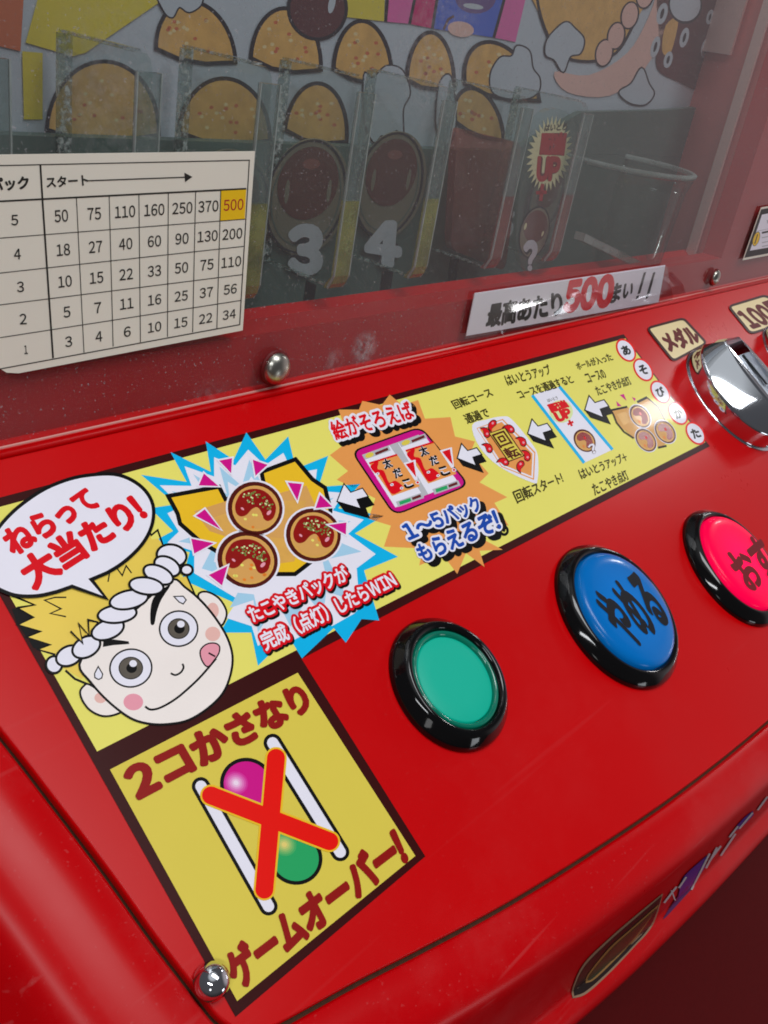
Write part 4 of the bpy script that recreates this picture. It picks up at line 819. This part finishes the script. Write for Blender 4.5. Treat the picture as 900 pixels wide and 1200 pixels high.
# clear dividers between the ball lanes, all alike
def divider(u, label, front='acrylic_edge'):
    o = empty('lane_divider'); tag(o, label, 'divider', 'clear plastic dividers between ball lanes'); g0, g1 = .122, .462; T = .011
    out = [(DF + .012, g1), (DF + .004, g1 - .008), (DF, g1 - .02), (DF, g0 + .022), (DF + .006, g0 + .007), (DF + .018, g0), (DB, g0), (DB, g1)]
    bm = bmesh.new(); prism(bm, [G(u - T, g, d) for d, g in out], EX * 2 * T * S); link('sheet', fix(bm), ['acrylic'], o)
    gm = g0 + .15; w = T * 1.6
    prof = [(gm, DF - .010), (g0 + .022, DF - .010), (g0 + .008, DF - .007), (g0 - .002, DF + .002), (g0 - .004, DF + .014), (g0 + .004, DF + .010), (g0 + .020, DF - .0012), (gm, DF - .0012)]
    bm = bmesh.new(); prism(bm, [G(u - w, g, d) for g, d in prof], EX * 2 * w * S); link('front_edge', fix(bm), [front], o)
    bm = bmesh.new(); gbox(bm, u - w, u + w, gm + .0005, g1 - .02, DF - .010, DF - .0012); link('front_edge', fix(bm), ['acrylic_teal'], o)
    for sx in (-1, 1):       # thin pale strips, the glint of the cut edge put into their colour
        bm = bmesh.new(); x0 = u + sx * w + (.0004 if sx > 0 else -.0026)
        prism(bm, [G(x0, g1 - .02, DF - .0105), G(x0, g0 + .022, DF - .0105), G(x0, g0 - .003, DF + .001), G(x0, g0 + .001, DF + .004), G(x0, g0 + .024, DF - .007), G(x0, g1 - .02, DF - .007)], EX * .0022 * S); link('edge_glint', fix(bm), ['glint'], o)
    bm = bmesh.new(); gbox(bm, u - T, u + T, g0, g1, DB - .007, DB - .0006); gbox(bm, u - T * .6, u + T * .6, g1 + .0006, g1 + .004, DF + .02, DB - .0006); gbox(bm, u - T * .5, u + T * .5, g0 - .004, g0 - .0006, DF + .02, DB - .0006); link('glued_seam', fix(bm), ['acrylic_worn'], o)
U3 = 1.2500
for k, lab in ((-3, 'clear lane divider at the far left edge of the window'), (-2, 'clear lane divider above the left of the table sticker'), (-1, 'clear lane divider rising behind the table sticker, left of disc 2'), (0, 'clear lane divider between disc 2 and disc 3'), (1, 'clear lane divider between disc 3 and disc 4')): divider(U3 + .213 * (k if k < 1 else 1.06), lab)
divider(1.735, 'clear lane divider with reddish edge right of disc 4', 'red_acrylic')
divider(1.98, 'clear lane divider behind the payout burst', 'red_acrylic')
rp = empty('red_plate'); tag(rp, 'hazy translucent red plate right of the disc with number 4', 'plate')
FR = Plane(G0 + ED * .22 * S, -ED); bm = bmesh.new(); prism(bm, [FR.at(p) for p in rr([(536, 150), (612, 168), (592, 318), (528, 292)], .1)], ED * .004); link('plate', fix(bm), ['red_acrylic'], rp)

# clear oval plate with the payout burst and the question mark ball
OV = Plane(G0 + ED * .12 * S, -ED); ov = empty('oval_plate'); tag(ov, 'clear oval plate with spiky cream burst reading 配当UP above a question mark ball', 'plate')
ovp = sm([(606, 250), (612, 200), (624, 150), (645, 128), (668, 135), (678, 165), (668, 230), (650, 300), (640, 318), (618, 318), (606, 290)], 6)
bm = bmesh.new(); prism(bm, [OV.at(p) for p in ovp], ED * .003); link('plate', fix(bm), ['acrylic'], ov)
Zu = Z(600, 120, 5.714)
A = Art(OV, .0003); cx_, cy_ = 250, 345; sp = []
for i in range(64):
    a = 2 * math.pi * i / 64; k = 1 if i % 2 == 0 else .74; x = 150 * k * math.cos(a); y = 262 * k * math.sin(a); t = math.radians(12); sp.append((cx_ + x * math.cos(t) - y * math.sin(t) * .9, cy_ + x * math.sin(t) * .9 + y * math.cos(t)))
A.poly(Zu(sp), 'burst_cream', 1); A.text('はいとう', Zu([(225, 150), (372, 140), (365, 185), (215, 192)]), 'line', 2, .05, 6)
A.poly(Zu([(200, 205), (370, 205), (350, 358), (180, 350)]), 'maroon', 2); A.text('配当', Zu([(205, 212), (362, 212), (345, 345), (190, 342)]), 'burst_red', 3, .09, 10)
q = Zu([(178, 370), (325, 372), (308, 520), (165, 522)]); A.text('UP', q, 'maroon', 2, .12, box=.06); A.text('UP', q, 'burst_red', 3, .06, 8)
A.line(Zu([(162, 605), (232, 600)]), 3, 'burst_red', 3); A.line(Zu([(205, 545), (192, 660)]), 3, 'burst_red', 3); A.build('burst', ov)
A = Art(OV, .0003); A.poly(Zu(ell(150, 870, 98, 178, 15, 36)), 'poster_line', 1); A.poly(Zu(ell(150, 870, 90, 168, 15, 36)), 'disc_tan', 2); A.poly(Zu(ell(158, 830, 78, 110, 15, 30)), 'disc_ball', 3); A.poly(Zu(ell(90, 830, 8, 25, 15, 10)), 'burst_cream', 4); A.poly(Zu(ell(205, 880, 6, 20, 20, 10)), 'burst_cream', 4)
q = Zu([(82, 940), (168, 936), (150, 1120), (92, 1122)]); A.text('?', q, 'poster_line', 5, .10, box=.05); A.text('?', q, 'numeral', 6, .05, 8); A.build('question_ball', ov)

# clear round dish and a ledge at the right
dish = empty('clear_dish'); tag(dish, 'clear round plastic dish at the right inside the window', 'dish')
DP = Plane(G0 + ED * .21 * S, -ED); C = DP.at((728, 196)); bm = bmesh.new()
lathe(bm, C, [(.165, -.30), (.180, -.03), (.186, -.012), (.190, .0), (.184, .006), (.178, .0), (.172, -.03), (.158, -.30)], 56, 0, (EX, -ED, EG)); link('bowl', bm, ['acrylic'], dish)
bm = bmesh.new(); lathe(bm, C, [(.184, .008), (.194, .008), (.196, .016), (.188, .020), (.182, .016), (.184, .008)], 56, 0, (EX, -ED, EG)); link('rim', bm, ['dish_rim'], dish)
lg = empty('clear_ledge'); tag(lg, 'pale clear ledge strip sloping below the dish', 'ledge')
LP = Plane(G0 + ED * .09 * S, -ED); a = LP.at((684, 283)); b_ = LP.at((752, 316)); bm = bmesh.new()
prism(bm, [a, b_, b_ + EG * .004, a + EG * .004], ED * .006); link('strip', fix(bm), ['dish_rim'], lg)
